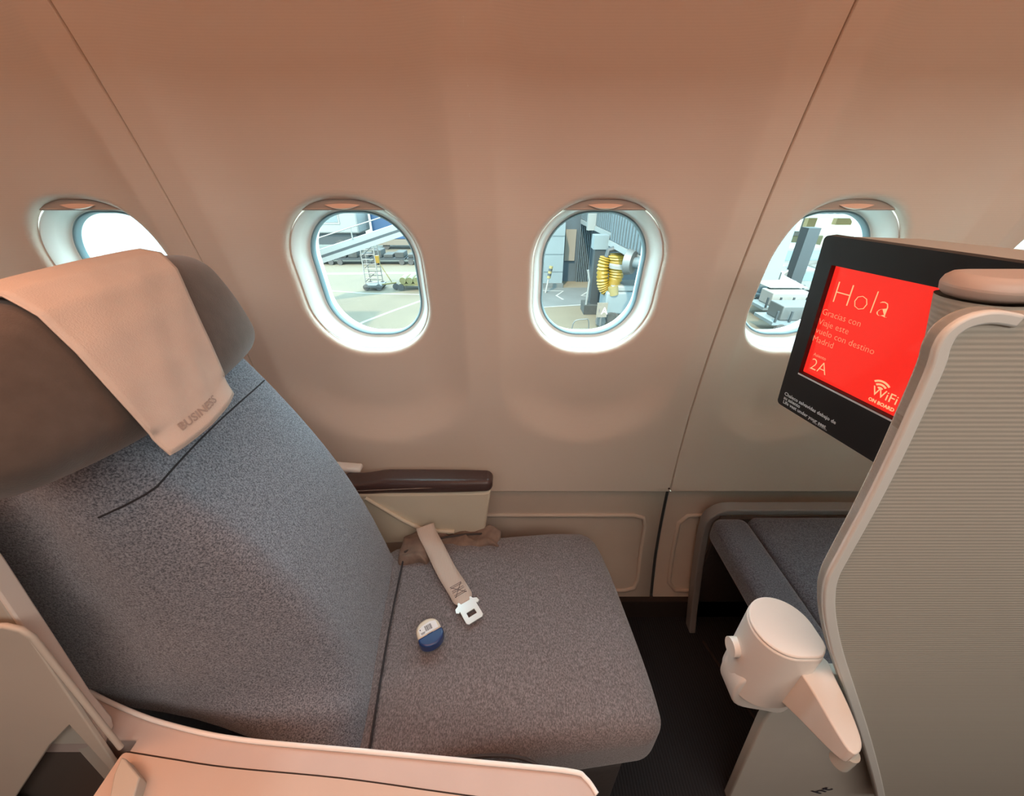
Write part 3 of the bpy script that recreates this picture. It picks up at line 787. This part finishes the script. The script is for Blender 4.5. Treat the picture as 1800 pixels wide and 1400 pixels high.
bez_text('Life vest under your seat', 1376, 708, .0098, .00022)
bez_text('Safety instructions', 1428, 741, .0042, 0)
# silver ledge under the screen opening
prism('screen_ledge', [MS(SX0, ST0-.001, .0003), MS(SX1, ST0-.001, .0003), MS(SX1, ST0-.004, .0003), MS(SX0, ST0-.004, .0003)], nd*-.008, 'steel', mon)
# housing behind the bezel
hp = [MS(.003, .003, -.0145), MS(WD-.003, .003, -.0145), MS(WD-.003, HT-.003, -.0145), MS(.003, HT-.003, -.0145)]
bk = [Vector((.70, .655, .99)), Vector((.80, .41, .99)), Vector((.78, .41, 1.270)), Vector((.66, .672, 1.270))]
hv = hp+bk
mesh('housing', hv, [(0, 1, 2, 3), (7, 6, 5, 4), (0, 4, 5, 1), (1, 5, 6, 2), (2, 6, 7, 3), (3, 7, 4, 0)], 'shell_grey', mon, 0, recalc=True)

# ================================================================== OTTOMAN
ot = empty('footrest_bench', (.85, .62, 0), 'dark grey cushioned footrest bench with grey side frame below the screen', 'footrest')
fr = [Vector((.607-.025*i/10, .835, .44*i/10)) for i in range(10)] + [Vector((.582+.065-.065*math.cos(math.radians(90*i/12)), .835, .443+.065*math.sin(math.radians(90*i/12)))) for i in range(13)] + [Vector((1.5, .835, .508))]
fr = [Vector((p.x, min(.835, yw(p.z)-.035), p.z)) for p in fr]
n = len(fr); v = []; f = []
for i, p in enumerate(fr):
    t = (fr[min(i+1, n-1)]-fr[max(i-1, 0)]).normalized(); s = Vector((t.z, 0, -t.x))
    if s.dot(Vector((1.0, .835, .1))-p) < 0: s = -s
    for q, d in ((-.0, -.018), (-.0, .018), (.022, .018), (.022, -.018)): v.append(p+s*q+Vector((0, d, 0)))
for i in range(n-1):
    for k in range(4): a = i*4+k; b = i*4+(k+1) % 4; f.append((a, b, b+4, a+4))
f += [(0, 1, 2, 3), tuple((n-1)*4+k for k in (3, 2, 1, 0))]
bevel(mesh('side_frame', v, f, 'frame_grey', ot, 40, recalc=True), .004)
box('side_plate', (.612, .80, .0), (1.5, .812, .49), 'fabric_dark', ot)
box('back_plate', (1.0, .36, 0), (1.02, .80, .40), 'fabric_dark', ot)
rbox('front_cushion', (.052, .225, .045), .030, lambda p: Vector((.640+p.x+.04*(.585-p.y-.585)*.5, .585+p.y, .452+p.z)), 'fabric_ottoman', ot, 4, (5, 14, 3))
rbox('seat_pad', (.40, .225, .040), .022, lambda p: Vector((1.094+p.x-.0*p.y+.04*(-p.y)*.5*(1 if p.x < 0 else 0), .585+p.y, .458+p.z)), 'fabric_ottoman', ot, 4, (10, 10, 3))
# floor seam
tag(tube('trim_floor_track', [Pz(1236, 1128, .002), Pz(1335, 1275, .002), Pz(1420, 1400, .002)], .004, 'gap'), 'thin dark track line across the carpet', 'floor track', kind='structure')

# ================================================================== OUTSIDE: the apron
ZG = -4.6
def G_(u, v): return Pz(u, v, ZG)
ap_ = box('apron_ground', (-140, 3.5, ZG-.1), (140, 160, ZG), 'apron'); tag(ap_, 'sunlit concrete airport apron outside the windows', 'ground', kind='structure')
def line(pts, wd=.14, m='paint_white'):
    P = [G_(*p) for p in pts]; v = []; f = []
    for i, p in enumerate(P):
        t = (P[min(i+1, len(P)-1)]-P[max(i-1, 0)]).normalized(); s = t.cross(Vector((0, 0, 1)))*wd/2
        v += [p-s+Vector((0, 0, .006)), p+s+Vector((0, 0, .006))]
    for i in range(len(P)-1): f.append((2*i, 2*i+1, 2*i+3, 2*i+2))
    mesh('painted_line', v, f, m, ap_, 0)
line([(540, 507), (575, 511), (640, 516), (740, 518)]); line([(600, 585), (640, 566), (690, 547), (760, 522)], .18)
line([(950, 511), (990, 512), (978, 520), (990, 527)], .12); line([(1060, 524), (1022, 520), (1035, 512)], .12)
line([(945, 541), (1040, 535)], .12); line([(1080, 505), (1115, 528)], .12); line([(540, 482), (740, 480)], .5)
# darker asphalt patch near the building
pk = [G_(950, 506), G_(1120, 506), G_(1120, 535), G_(950, 540)]
mesh('asphalt_patch', [p+Vector((0, 0, .003)) for p in pk], [(0, 1, 2, 3)], 'apron_dark', ap_, 0)

def wheel(parent, c, r=.18, w_=.12, ax=(0, 1, 0)):
    a = Vector(ax).normalized()*w_/2; c = Vector(c); return cyl('wheel', c-a, c+a, r, 'tyre', parent, 14)
# ladder cart (tall maintenance steps) in the second window
def ladder_cart():
    b = G_(645, 511); e = empty('ladder_cart', b, 'tall pale ladder cart with wheels standing on the apron', 'ladder cart')
    H_ = 2.75; W_ = .75; D_ = .85
    for sx in (0, 1):
        for sy in (0, 1):
            tube('upright', [b+Vector((sx*W_, sy*D_, .25)), b+Vector((sx*W_+.1*sy, sy*D_*.4+.2, H_))], .035, 'paint_white', e, 6)
    for k in range(9):
        z = .45+k*.26; fr_ = (z-.25)/(H_-.25)
        tube('rung', [b+Vector((0, .2*fr_, z)), b+Vector((W_, .2*fr_, z))], .025, 'paint_white', e, 6)
        tube('rung', [b+Vector((.1*fr_, D_-.5*D_*fr_, z)), b+Vector((W_+.1*fr_, D_-.5*D_*fr_, z))], .02, 'metal_dark', e, 6)
    for k in range(3):
        z = .5+.7*k; tube('brace', [b+Vector((0, .1, z)), b+Vector((W_, .1, z+.6))], .018, 'metal_dark', e, 6)
    tube('strut', [b+Vector((W_, .2, 1.9)), b+Vector((W_+.75, .3, .35))], .03, 'yellow_pale', e, 6)
    box('cabinet', b+Vector((W_+.02, .1, 1.55)), b+Vector((W_+.22, .3, 1.95)), 'yellow', e)
    box('base', b+Vector((-.1, -.1, .2)), b+Vector((W_+.2, D_, .32)), 'metal_grey', e)
    tube('tow_bar', [b+Vector((W_+.1, .2, .3)), b+Vector((W_+1.0, .2, .42))], .05, 'yellow_pale', e, 6)
    for p in ((0, 0, .19), (W_, 0, .19), (0, D_, .19), (W_, D_, .19), (W_+.95, .2, .19)): wheel(e, b+Vector(p))
ladder_cart()
def roller_cart(u, v, label):
    b = G_(u, v); e = empty('roller_cart', b, label, 'cart')
    box('deck', b+Vector((0, 0, .28)), b+Vector((1.7, 1.2, .40)), 'yellow_pale', e)
    for k in range(4): cyl('drum', b+Vector((.25+.4*k, -.05, .58)), b+Vector((.25+.4*k, 1.2, .58)), .19, 'yellow_pale', e, 16)
    for p in ((.1, 0, .19), (1.6, 0, .19), (.1, 1.2, .19), (1.6, 1.2, .19)): wheel(e, b+Vector(p), .19)
    tube('tow_bar', [b+Vector((1.7, .6, .3)), b+Vector((2.4, .6, .9))], .04, 'metal_dark', e, 6)
roller_cart(703, 511, 'low yellow roller cart right of the ladder cart')
def dolly(u, v, n, label):
    b = G_(u, v); e = empty('baggage_dolly', b, label, 'dolly', 'dark dollies in a far row on the apron')
    box('deck', b+Vector((0, 0, .35)), b+Vector((2.6, 1.5, .5)), 'metal_dark', e)
    for i in range(3): box('load', b+Vector((.1+.85*i, .1, .5)), b+Vector((.8+.85*i, 1.3, .75+.15*((i+n) % 3))), 'rubble', e, .05)
    for p in ((.3, 0, .2), (2.3, 0, .2)): wheel(e, b+Vector(p), .2)
for k, (u, lb) in enumerate(((530, 'dark loaded dolly at the left end of the far row'), (592, 'dark loaded dolly left of the ladder cart in the far row'), (654, 'dark loaded dolly directly behind the ladder cart'), (716, 'dark loaded dolly at the right end of the far row'))): dolly(u, 466, k, lb)
# white truck with side windows, upper left of the second window
def box_truck():
    b = G_(572, 446); b = Vector((b.x-1.5, b.y, ZG)); e = empty('box_truck', b, 'white high-bodied truck with side windows parked far behind the conveyor', 'truck')
    box('body', b+Vector((-6, 0, 1.6)), b+Vector((4.8, 3, 5.5)), 'vehicle_white', e, .15)
    for x in (-3.2, -.9, 1.4): 
        w2 = box('window_frame', b+Vector((x, -.04, 2.35)), b+Vector((x+1.9, .02, 4.6)), 'paint_white', e); box('window_pane', b+Vector((x+.12, -.06, 2.5)), b+Vector((x+1.78, -.03, 4.5)), 'panel_blue', w2)
    box('chassis', b+Vector((-5.8, .3, .7)), b+Vector((4.4, 2.7, 1.6)), 'metal_dark', e)
    for x in (-4, -2.6, 3): wheel(e, b+Vector((x, .3, .55)), .55, .4); wheel(e, b+Vector((x, 2.7, .55)), .55, .4)
box_truck()
cn = empty('cargo_container', G_(668, 446)+Vector((0, 2, 0)), 'blue cargo container beyond the raised conveyor', 'container')
cb = cn.location.copy()
box('body', cb+Vector((-1, 0, .9)), cb+Vector((5.2, 3, 3.4)), 'blue', cn, .05); box('trolley', cb+Vector((-1, 0, .4)), cb+Vector((5.2, 3, .9)), 'beige', cn)
for x in (0, 4): wheel(cn, cb+Vector((x, .2, .3)), .3, .2)
def conveyor():
    a = Py(520, 462, 19.5); c = Py(740, 388, 21.5); e = empty('belt_loader', Vector((a.x, 20, ZG)), 'long white raised belt conveyor slanting across the ladder cart', 'belt loader')
    d = (c-a).normalized(); up = Vector((0, 0, 1))
    for nm, o0, o1, m in (('side_beam', -.05, .22, 'vehicle_white'), ('lower_beam', -.42, -.18, 'vehicle_white'), ('belt', -.18, -.05, 'metal_dark')):
        pts = [a+up*o0, c+up*o0, c+up*o1, a+up*o1]; prism(nm, pts, (0, .9, 0), m, e)
    for t in (.15, .45, .8):
        p = a.lerp(c, t); tube('post', [p+Vector((0, -.02, .2)), p+Vector((0, -.02, .75))], .03, 'paint_white', e, 6)
    tube('hand_rail', [a.lerp(c, .1)+Vector((0, 0, .72)), a.lerp(c, .9)+Vector((0, 0, .72))], .03, 'paint_white', e, 6)
    q = Vector((a.x-4.5, 19.6, ZG)); box('chassis', q+Vector((-2, 0, .4)), q+Vector((2.6, 1.4, 1.3)), 'vehicle_white', e, .1)
    tube('lift_strut', [q+Vector((1.5, .7, 1.2)), a.lerp(c, .03)+Vector((0, .45, -.3))], .09, 'metal_grey', e, 8)
    for x in (-1.3, 1.8): wheel(e, q+Vector((x, 0, .4)), .4, .25); wheel(e, q+Vector((x, 1.4, .4)), .4, .25)
conveyor()
# added truck, its pale body stands in for the washed-out view aft
def tall_truck():
    b = Vector((-19, 11.0, ZG)); e = empty('glare_truck', b, 'added tall pale truck standing in for the washed-out view through the aft window', 'truck')
    box('body', b+Vector((0, 0, 2.0)), b+Vector((10.5, 2.8, 6.3)), 'vehicle_white', e, .1); box('chassis', b+Vector((.2, .2, .7)), b+Vector((11.8, 2.6, 2.0)), 'metal_grey', e)
    for x in (1.2, 2.6, 8.8): wheel(e, b+Vector((x, .2, .55)), .55, .4); wheel(e, b+Vector((x, 2.6, .55)), .55, .4)
    box('cab', b+Vector((10.5, .2, 1.0)), b+Vector((12, 2.6, 3.6)), 'vehicle_white', e, .15)
tall_truck()

# terminal building in the third window
bl = empty('terminal_building', Vector((3, 26, ZG)), 'slate grey terminal wall with pale blue panel at the apron edge', 'building')
p1 = G_(955, 505); 
yb0 = p1.y
def wx(u, y): return Py(u, 450, y).x
box('slate_wall', (wx(880, yb0+1.5), yb0+1.5, ZG), (wx(1250, yb0+1.5), yb0+7, 7), 'slate', bl)
pb = box('blue_panel', (wx(935, yb0), yb0, ZG), (wx(991, yb0), yb0+1.6, -1.0), 'panel_blue', bl)
for k in range(3): box('panel_joint', (wx(935, yb0), yb0-.02, ZG+.9+k*1.0), (wx(991, yb0), yb0, ZG+.93+k*1.0), 'bridge_dark', pb)
box('plinth', (wx(962, yb0)-.3, yb0-.15, ZG), (wx(991, yb0)+.05, yb0, ZG+.25), 'metal_grey', pb)
box('beige_door', (wx(992, yb0+1.4), yb0+1.35, ZG+1.3), (wx(1010, yb0+1.4), yb0+1.5, ZG+3.1), 'beige', bl)
for k in range(7): box('wall_rib', (wx(1016+3.2*k, yb0+1.4), yb0+1.3, ZG), (wx(1017.2+3.2*k, yb0+1.4), yb0+1.5, ZG+5.5), 'bridge_dark', bl)
tube('wall_pipe', [Vector((wx(955, yb0+1.3), yb0+1.3, ZG+4.35)), Vector((wx(1030, yb0+1.3), yb0+1.3, ZG+4.5))], .08, 'bridge', bl, 8)
# striped pole
sp = empty('striped_pole', G_(959, 515), 'leaning pole with yellow and black banded top by the blue panel', 'pole'); q = sp.location.copy()
tip = Py(969, 468, q.y+.1)
tube('shaft', [q, q.lerp(tip, .55)], .05, 'paint_white', sp, 8)
for k in range(5): tube('band', [q.lerp(tip, .55+.09*k), q.lerp(tip, .64+.09*k)], .11, 'yellow_pale' if k % 2 == 0 else 'metal_dark', sp, 10)
# jet bridge coming towards the aircraft
def bridge(name, label, A, B, zb, H_, W_, ribs, sections=1):
    A, B = Vector(A), Vector(B); d = (B-A).normalized(); s = Vector((d.y, -d.x, 0)); Ln = (B-A).length
    e = empty(name, Vector((A.x, A.y, ZG)), label, 'jet bridge')
    for k in range(sections):
        a = A+d*Ln*k/sections; b = A+d*Ln*(k+1)/sections; g = k*.22
        w2 = W_/2+g; zb2, zt = zb-g, zb+H_+g
        pts = [a-s*w2+Vector((0, 0, zb2)), a+s*w2+Vector((0, 0, zb2)), a+s*w2+Vector((0, 0, zt)), a-s*w2+Vector((0, 0, zt))]
        t = prism('tunnel', pts, b-a, 'bridge', e)
        bm = bmesh.new(); n_ = int((b-a).length/ribs)
        for i in range(n_):
            for sg in (-1, 1):
                p = a+d*((i+.5)*ribs)+s*sg*(w2+.02)
                pts = [p-d*ribs*.28+Vector((0, 0, zb2+.25)), p+d*ribs*.28+Vector((0, 0, zb2+.25)), p+d*ribs*.28+Vector((0, 0, zt)), p-d*ribs*.28+Vector((0, 0, zt))]
                prism_bm(bm, pts, s*sg*.06)
        o = frombm('corrugation', bm, 'bridge_dark', t, 0); o['kind'] = 'stuff'
        for sg in (-1, 1):
            p = a+s*sg*(w2+.05)+Vector((0, 0, zb2)); prism('sill_beam', [p, p+s*sg*.08, p+s*sg*.08+Vector((0, 0, .22)), p+Vector((0, 0, .22))], b-a, 'vehicle_white', t)
    return e
zb_ = -1.15
a1 = Py(1040, 410, 22.0); b1 = Py(1118, 438, 14.2)
jb = bridge('jet_bridge', 'pale corrugated jet bridge above the yellow hose', (a1.x+1.35, 25.2, 0), (b1.x+2.1, b1.y-2.5, 0), zb_, 3.2, 2.7, .34, 2)
box('end_panel', (wx(1027, 22), 21.8, zb_), (wx(1042, 22)+.2, 22.1, 3), 'vehicle_white', jb)
# column under the bridge
c0 = G_(1042, 548); ct = Py(1047, 425, c0.y)
cm = empty('bridge_column', c0, 'dark steel support column beside the yellow hose', 'column')
box('shaft', c0+Vector((-.24, -.24, 0)), Vector((c0.x+.24, c0.y+.24, ct.z)), 'metal_dark', cm)
box('head', Vector((c0.x-.34, c0.y-.3, ct.z-.3)), Vector((c0.x+.34, c0.y+.3, ct.z+.3)), 'bridge', cm)
tube('conduit', [c0+Vector((-.45, -.3, 0)), c0+Vector((-.38, -.3, 1.6)), Vector((c0.x-.5, c0.y-.3, ct.z-1.2))], .05, 'vehicle_white', cm, 8)
box('base', c0+Vector((-.55, -.5, 0)), c0+Vector((.55, .5, .45)), 'rubble', cm)
# yellow hose hanging in folds from a basket
hs = empty('yellow_hose', Py(1070, 515, 17.5), 'bright yellow ribbed air hose hanging under the jet bridge', 'hose')
yh = 17.5
def hang(u, v): return Py(u+7, v, yh)
path = spline([hang(1058, 452), hang(1053, 470), hang(1052, 495), hang(1056, 508), hang(1064, 511)], 8)
rad = [.22+.05*(i % 2) for i in range(len(path))]
tube('hose_coil', path, rad, 'yellow', hs, 12)
path = spline([hang(1080, 448), hang(1078, 468), hang(1075, 488), hang(1068, 510)], 8); tube('hose_drop', path, [.46-.26*i/(len(path)-1)+.04*(i % 2) for i in range(len(path))], 'yellow', hs, 12)
path2 = [hang(1080-.4*i, 462+2.2*i)+Vector((0, -.03, 0)) for i in range(5)]; tube('hose_band', path2, [.45, .46, .45, .44, .43], 'paint_white', hs, 12)
bm = bmesh.new(); tube_bm(bm, [hang(1060, 452), hang(1063, 440), hang(1075, 437), hang(1090, 440), hang(1092, 450)], .12, 8); frombm('basket_hoop', bm, 'metal_dark', hs)
cyl('nozzle', hang(1067, 500)+Vector((0, -.4, 0)), hang(1068, 514)+Vector((0, -.4, 0)), .22, 'yellow_pale', hs, 12)
# hose drum / cone
dr = empty('hose_drum', Py(1100, 480, 17.2), 'grey hose drum hanging right of the yellow hose', 'drum'); q = Py(1113, 462, 14.6)
ax = Vector((.8, -.6, 0)).normalized()
bm = bmesh.new(); tube_bm(bm, [q-ax*.25, q-ax*.22, q+ax*.02, q+ax*.05], [.42, .46, .40, .2], 28); frombm('flange', bm, 'metal_grey', dr)
cyl('hub', q, q+ax*.45, .2, 'bridge_dark', dr, 20); bm = bmesh.new(); tube_bm(bm, [q+ax*.42, q+ax*.47], .38, 28); frombm('flange', bm, 'metal_dark', dr)
# ground equipment at the foot of the third window
def ground_unit(u, v, label):
    b = G_(u, v); e = empty('ground_unit', b, label, 'ground unit')
    box('body', b+Vector((0, 0, .5)), b+Vector((2.4, 1.4, 1.5)), 'bridge', e, .08); box('hood', b+Vector((.2, .1, 1.5)), b+Vector((1.9, 1.3, 1.75)), 'vehicle_white', e, .06)
    for k in range(6): cyl('cable_roll', b+Vector((-.2+.42*k, -.25, .28+.1*(k % 2))), b+Vector((-.1+.42*k, .05, .28+.1*(k % 2))), .23, 'rubble' if k % 2 else 'metal_grey', e, 14)
    for p in ((.4, 0, .3), (2.0, 0, .3), (.4, 1.4, .3), (2.0, 1.4, .3)): wheel(e, b+Vector(p), .3, .2)
    return e
ground_unit(1060, 572, 'pale ground power unit at the foot of the column')
sg = empty('number_plate_sign', G_(1050, 562), 'grey square sign plate with white marks in front of the column', 'sign'); q = Py(1048, 558, 16.2); wq_ = Py(1069, 533, 16.2)
box('plate', (q.x, 16.2, q.z), (wq_.x, 16.26, wq_.z), 'beige', sg)
text_on('lettering', 'A', .42, lambda x, y: Vector((q.x+.18+x, 16.19, q.z+.14+y)), 'print_white', sg)
text_on('lettering', '1', .2, lambda x, y: Vector((q.x+.05+x, 16.19, q.z+.22+y)), 'ink', sg)
tube('stand', [Vector(((q.x+wq_.x)/2, 16.25, q.z)), Vector(((q.x+wq_.x)/2, 16.25, ZG))], .05, 'metal_grey', sg, 8)
rl = empty('barrier_rail', G_(1004, 585), 'small bent metal rail standing on the apron', 'rail'); q = rl.location.copy()
tube('rail', spline([q, q+Vector((.1, 0, .5)), q+Vector((.5, 0, .6)), q+Vector((.7, 0, .55)), q+Vector((.75, 0, 0))], 4), .025, 'metal_grey', rl, 6)
# ---- through the fourth window
jb2 = bridge('jet_bridge', 'pale jet bridge seen above the cars behind the screen', (14.5, 27.5, 0), (34, 26.0, 0), -.9, 3.4, 2.8, .42, 1)
q = G_(1383, 522); cm2 = empty('bridge_column', q, 'blue grey support column between the parked cars', 'column')
tp = Py(1400, 420, q.y); box('shaft', q+Vector((-.32, -.3, 0)), Vector((q.x+.32, q.y+.3, max(tp.z, -1))), 'metal_dark', cm2); box('base', q+Vector((-.5, -.5, 0)), q+Vector((.5, .5, .3)), 'metal_grey', cm2)
def car(name, u, v, L_, W_, Hh, rz, m, label, van=False):
    b = G_(u, v); e = empty(name, b, label, 'van' if van else 'car'); R = Matrix.Rotation(rz, 3, 'Z')
    T = lambda x, y, z: b + R @ Vector((x, y, z))
    if van: side = [(0, .35), (0, Hh*.95), (.15, Hh), (L_*.70, Hh), (L_*.84, Hh*.60), (L_*.98, Hh*.50), (L_, .35)]
    else: side = [(0, .35), (.05, Hh*.62), (L_*.12, Hh*.66), (L_*.25, Hh), (L_*.58, Hh), (L_*.74, Hh*.66), (L_*.98, Hh*.55), (L_, .35)]
    prism('body', [T(x, 0, z) for x, z in side], T(0, W_, 0)-T(0, 0, 0), m, e, .06)
    for yy in (-.015, W_+.0):
        for x0, x1 in (((L_*.10, L_*.36), (L_*.40, L_*.68)) if van else ((L_*.22, L_*.40), (L_*.43, L_*.62))):
            z0, z1 = Hh*.60, Hh*.90
            prism('side_window', [T(x0, yy, z0), T(x1+.05*L_, yy, z0), T(x1, yy, z1), T(x0+.03*L_, yy, z1)], T(0, .015, 0)-T(0, 0, 0), 'vehicle_glass', e)
    a = [(L_*.71, Hh*.97), (L_*.835, Hh*.62)] if van else [(L_*.595, Hh*.97), (L_*.73, Hh*.69)]
    prism('windscreen', [T(a[0][0], .12, a[0][1]), T(a[0][0], W_-.12, a[0][1]), T(a[1][0], W_-.08, a[1][1]), T(a[1][0], .08, a[1][1])], T(.03, 0, .03)-T(0, 0, 0), 'vehicle_glass', e)
    for x in (L_*.2, L_*.8):
        for yy in (.02, W_-.02): wheel(e, T(x, yy, .33), .33, .2, tuple(R @ Vector((0, 1, 0))))
    return e
car('parked_van', 1348, 492, 4.8, 1.9, 2.0, math.radians(4), 'vehicle_white', 'white van with dark side windows, leftmost behind the column', True)
car('parked_car', 1338, 520, 4.2, 1.8, 1.5, math.radians(-6), 'vehicle_white', 'white car in front of the van, between columns')
car('parked_car', 1440, 503, 4.2, 1.8, 1.5, math.radians(-4), 'vehicle_white', 'white car right of the blue grey column, mostly behind the screen')
def cart(u, v, label, m, load):
    b = G_(u, v); e = empty('flat_cart', b, label, 'cart')
    box('deck', b+Vector((0, 0, .45)), b+Vector((2.6, 1.4, .58)), m, e)
    for k in range(5): box('stake', b+Vector((.05+.6*k, -.02, .58)), b+Vector((.13+.6*k, .03, 1.05)), 'metal_dark', e)
    box('load', b+Vector((.4, .2, .58)), b+Vector((2.2, 1.2, 1.2)), load, e, .05)
    for p in ((.4, 0, .25), (2.2, 0, .25)): wheel(e, b+Vector(p), .25)
cart(1318, 537, 'pale flat cart with upright stakes, upper of two below the cars', 'bridge', 'panel_blue')
cart(1335, 562, 'pale flat cart carrying a slatted stack, lower of two below the cars', 'bridge', 'paint_white')
cart(1350, 590, 'pale flat cart nearest the cabin below the fourth window', 'bridge', 'metal_grey')
um = empty('canopy_roof', G_(1373, 545), 'white pitched canopy top beside the blue grey column', 'canopy'); q = Py(1372, 500, um.location.y)
bm = bmesh.new(); vv = [bm.verts.new(q+Vector(p)) for p in ((-.9, -.7, 0), (.9, -.7, 0), (.9, .7, 0), (-.9, .7, 0), (0, 0, .45))]
for f_ in ((0, 1, 4), (1, 2, 4), (2, 3, 4), (3, 0, 4), (3, 2, 1, 0)): bm.faces.new([vv[i] for i in f_])
frombm('roof', bm, 'paint_white', um, 0); tube('pole', [q+Vector((0, 0, .3)), Vector((q.x, q.y, ZG))], .05, 'metal_grey', um, 8)
lo4 = empty('yellow_loader', G_(1400, 470), 'yellow machinery in front of the far jet bridge', 'loader'); q = lo4.location.copy()
box('body', q+Vector((-3, 0, .5)), q+Vector((1.2, 2, 2.2)), 'yellow_pale', lo4, .1); box('mast', q+Vector((-.4, -.1, .5)), q+Vector((.2, .3, 4.4)), 'yellow', lo4)
box('deck', q+Vector((-4, -.2, 2.2)), q+Vector((-.6, 2, 2.5)), 'beige', lo4)
for k in range(5): tube('deck_rail', [q+Vector((-4+.8*k, -.2, 2.5)), q+Vector((-4+.8*k, -.2, 3.5))], .05, 'beige', lo4, 6)
for x in (-2.2, .6): wheel(lo4, q+Vector((x, 0, .45)), .45, .3)
box('lamp_head', q+Vector((1.6, -.1, 2.9)), q+Vector((2.7, .3, 4.0)), 'yellow', lo4)
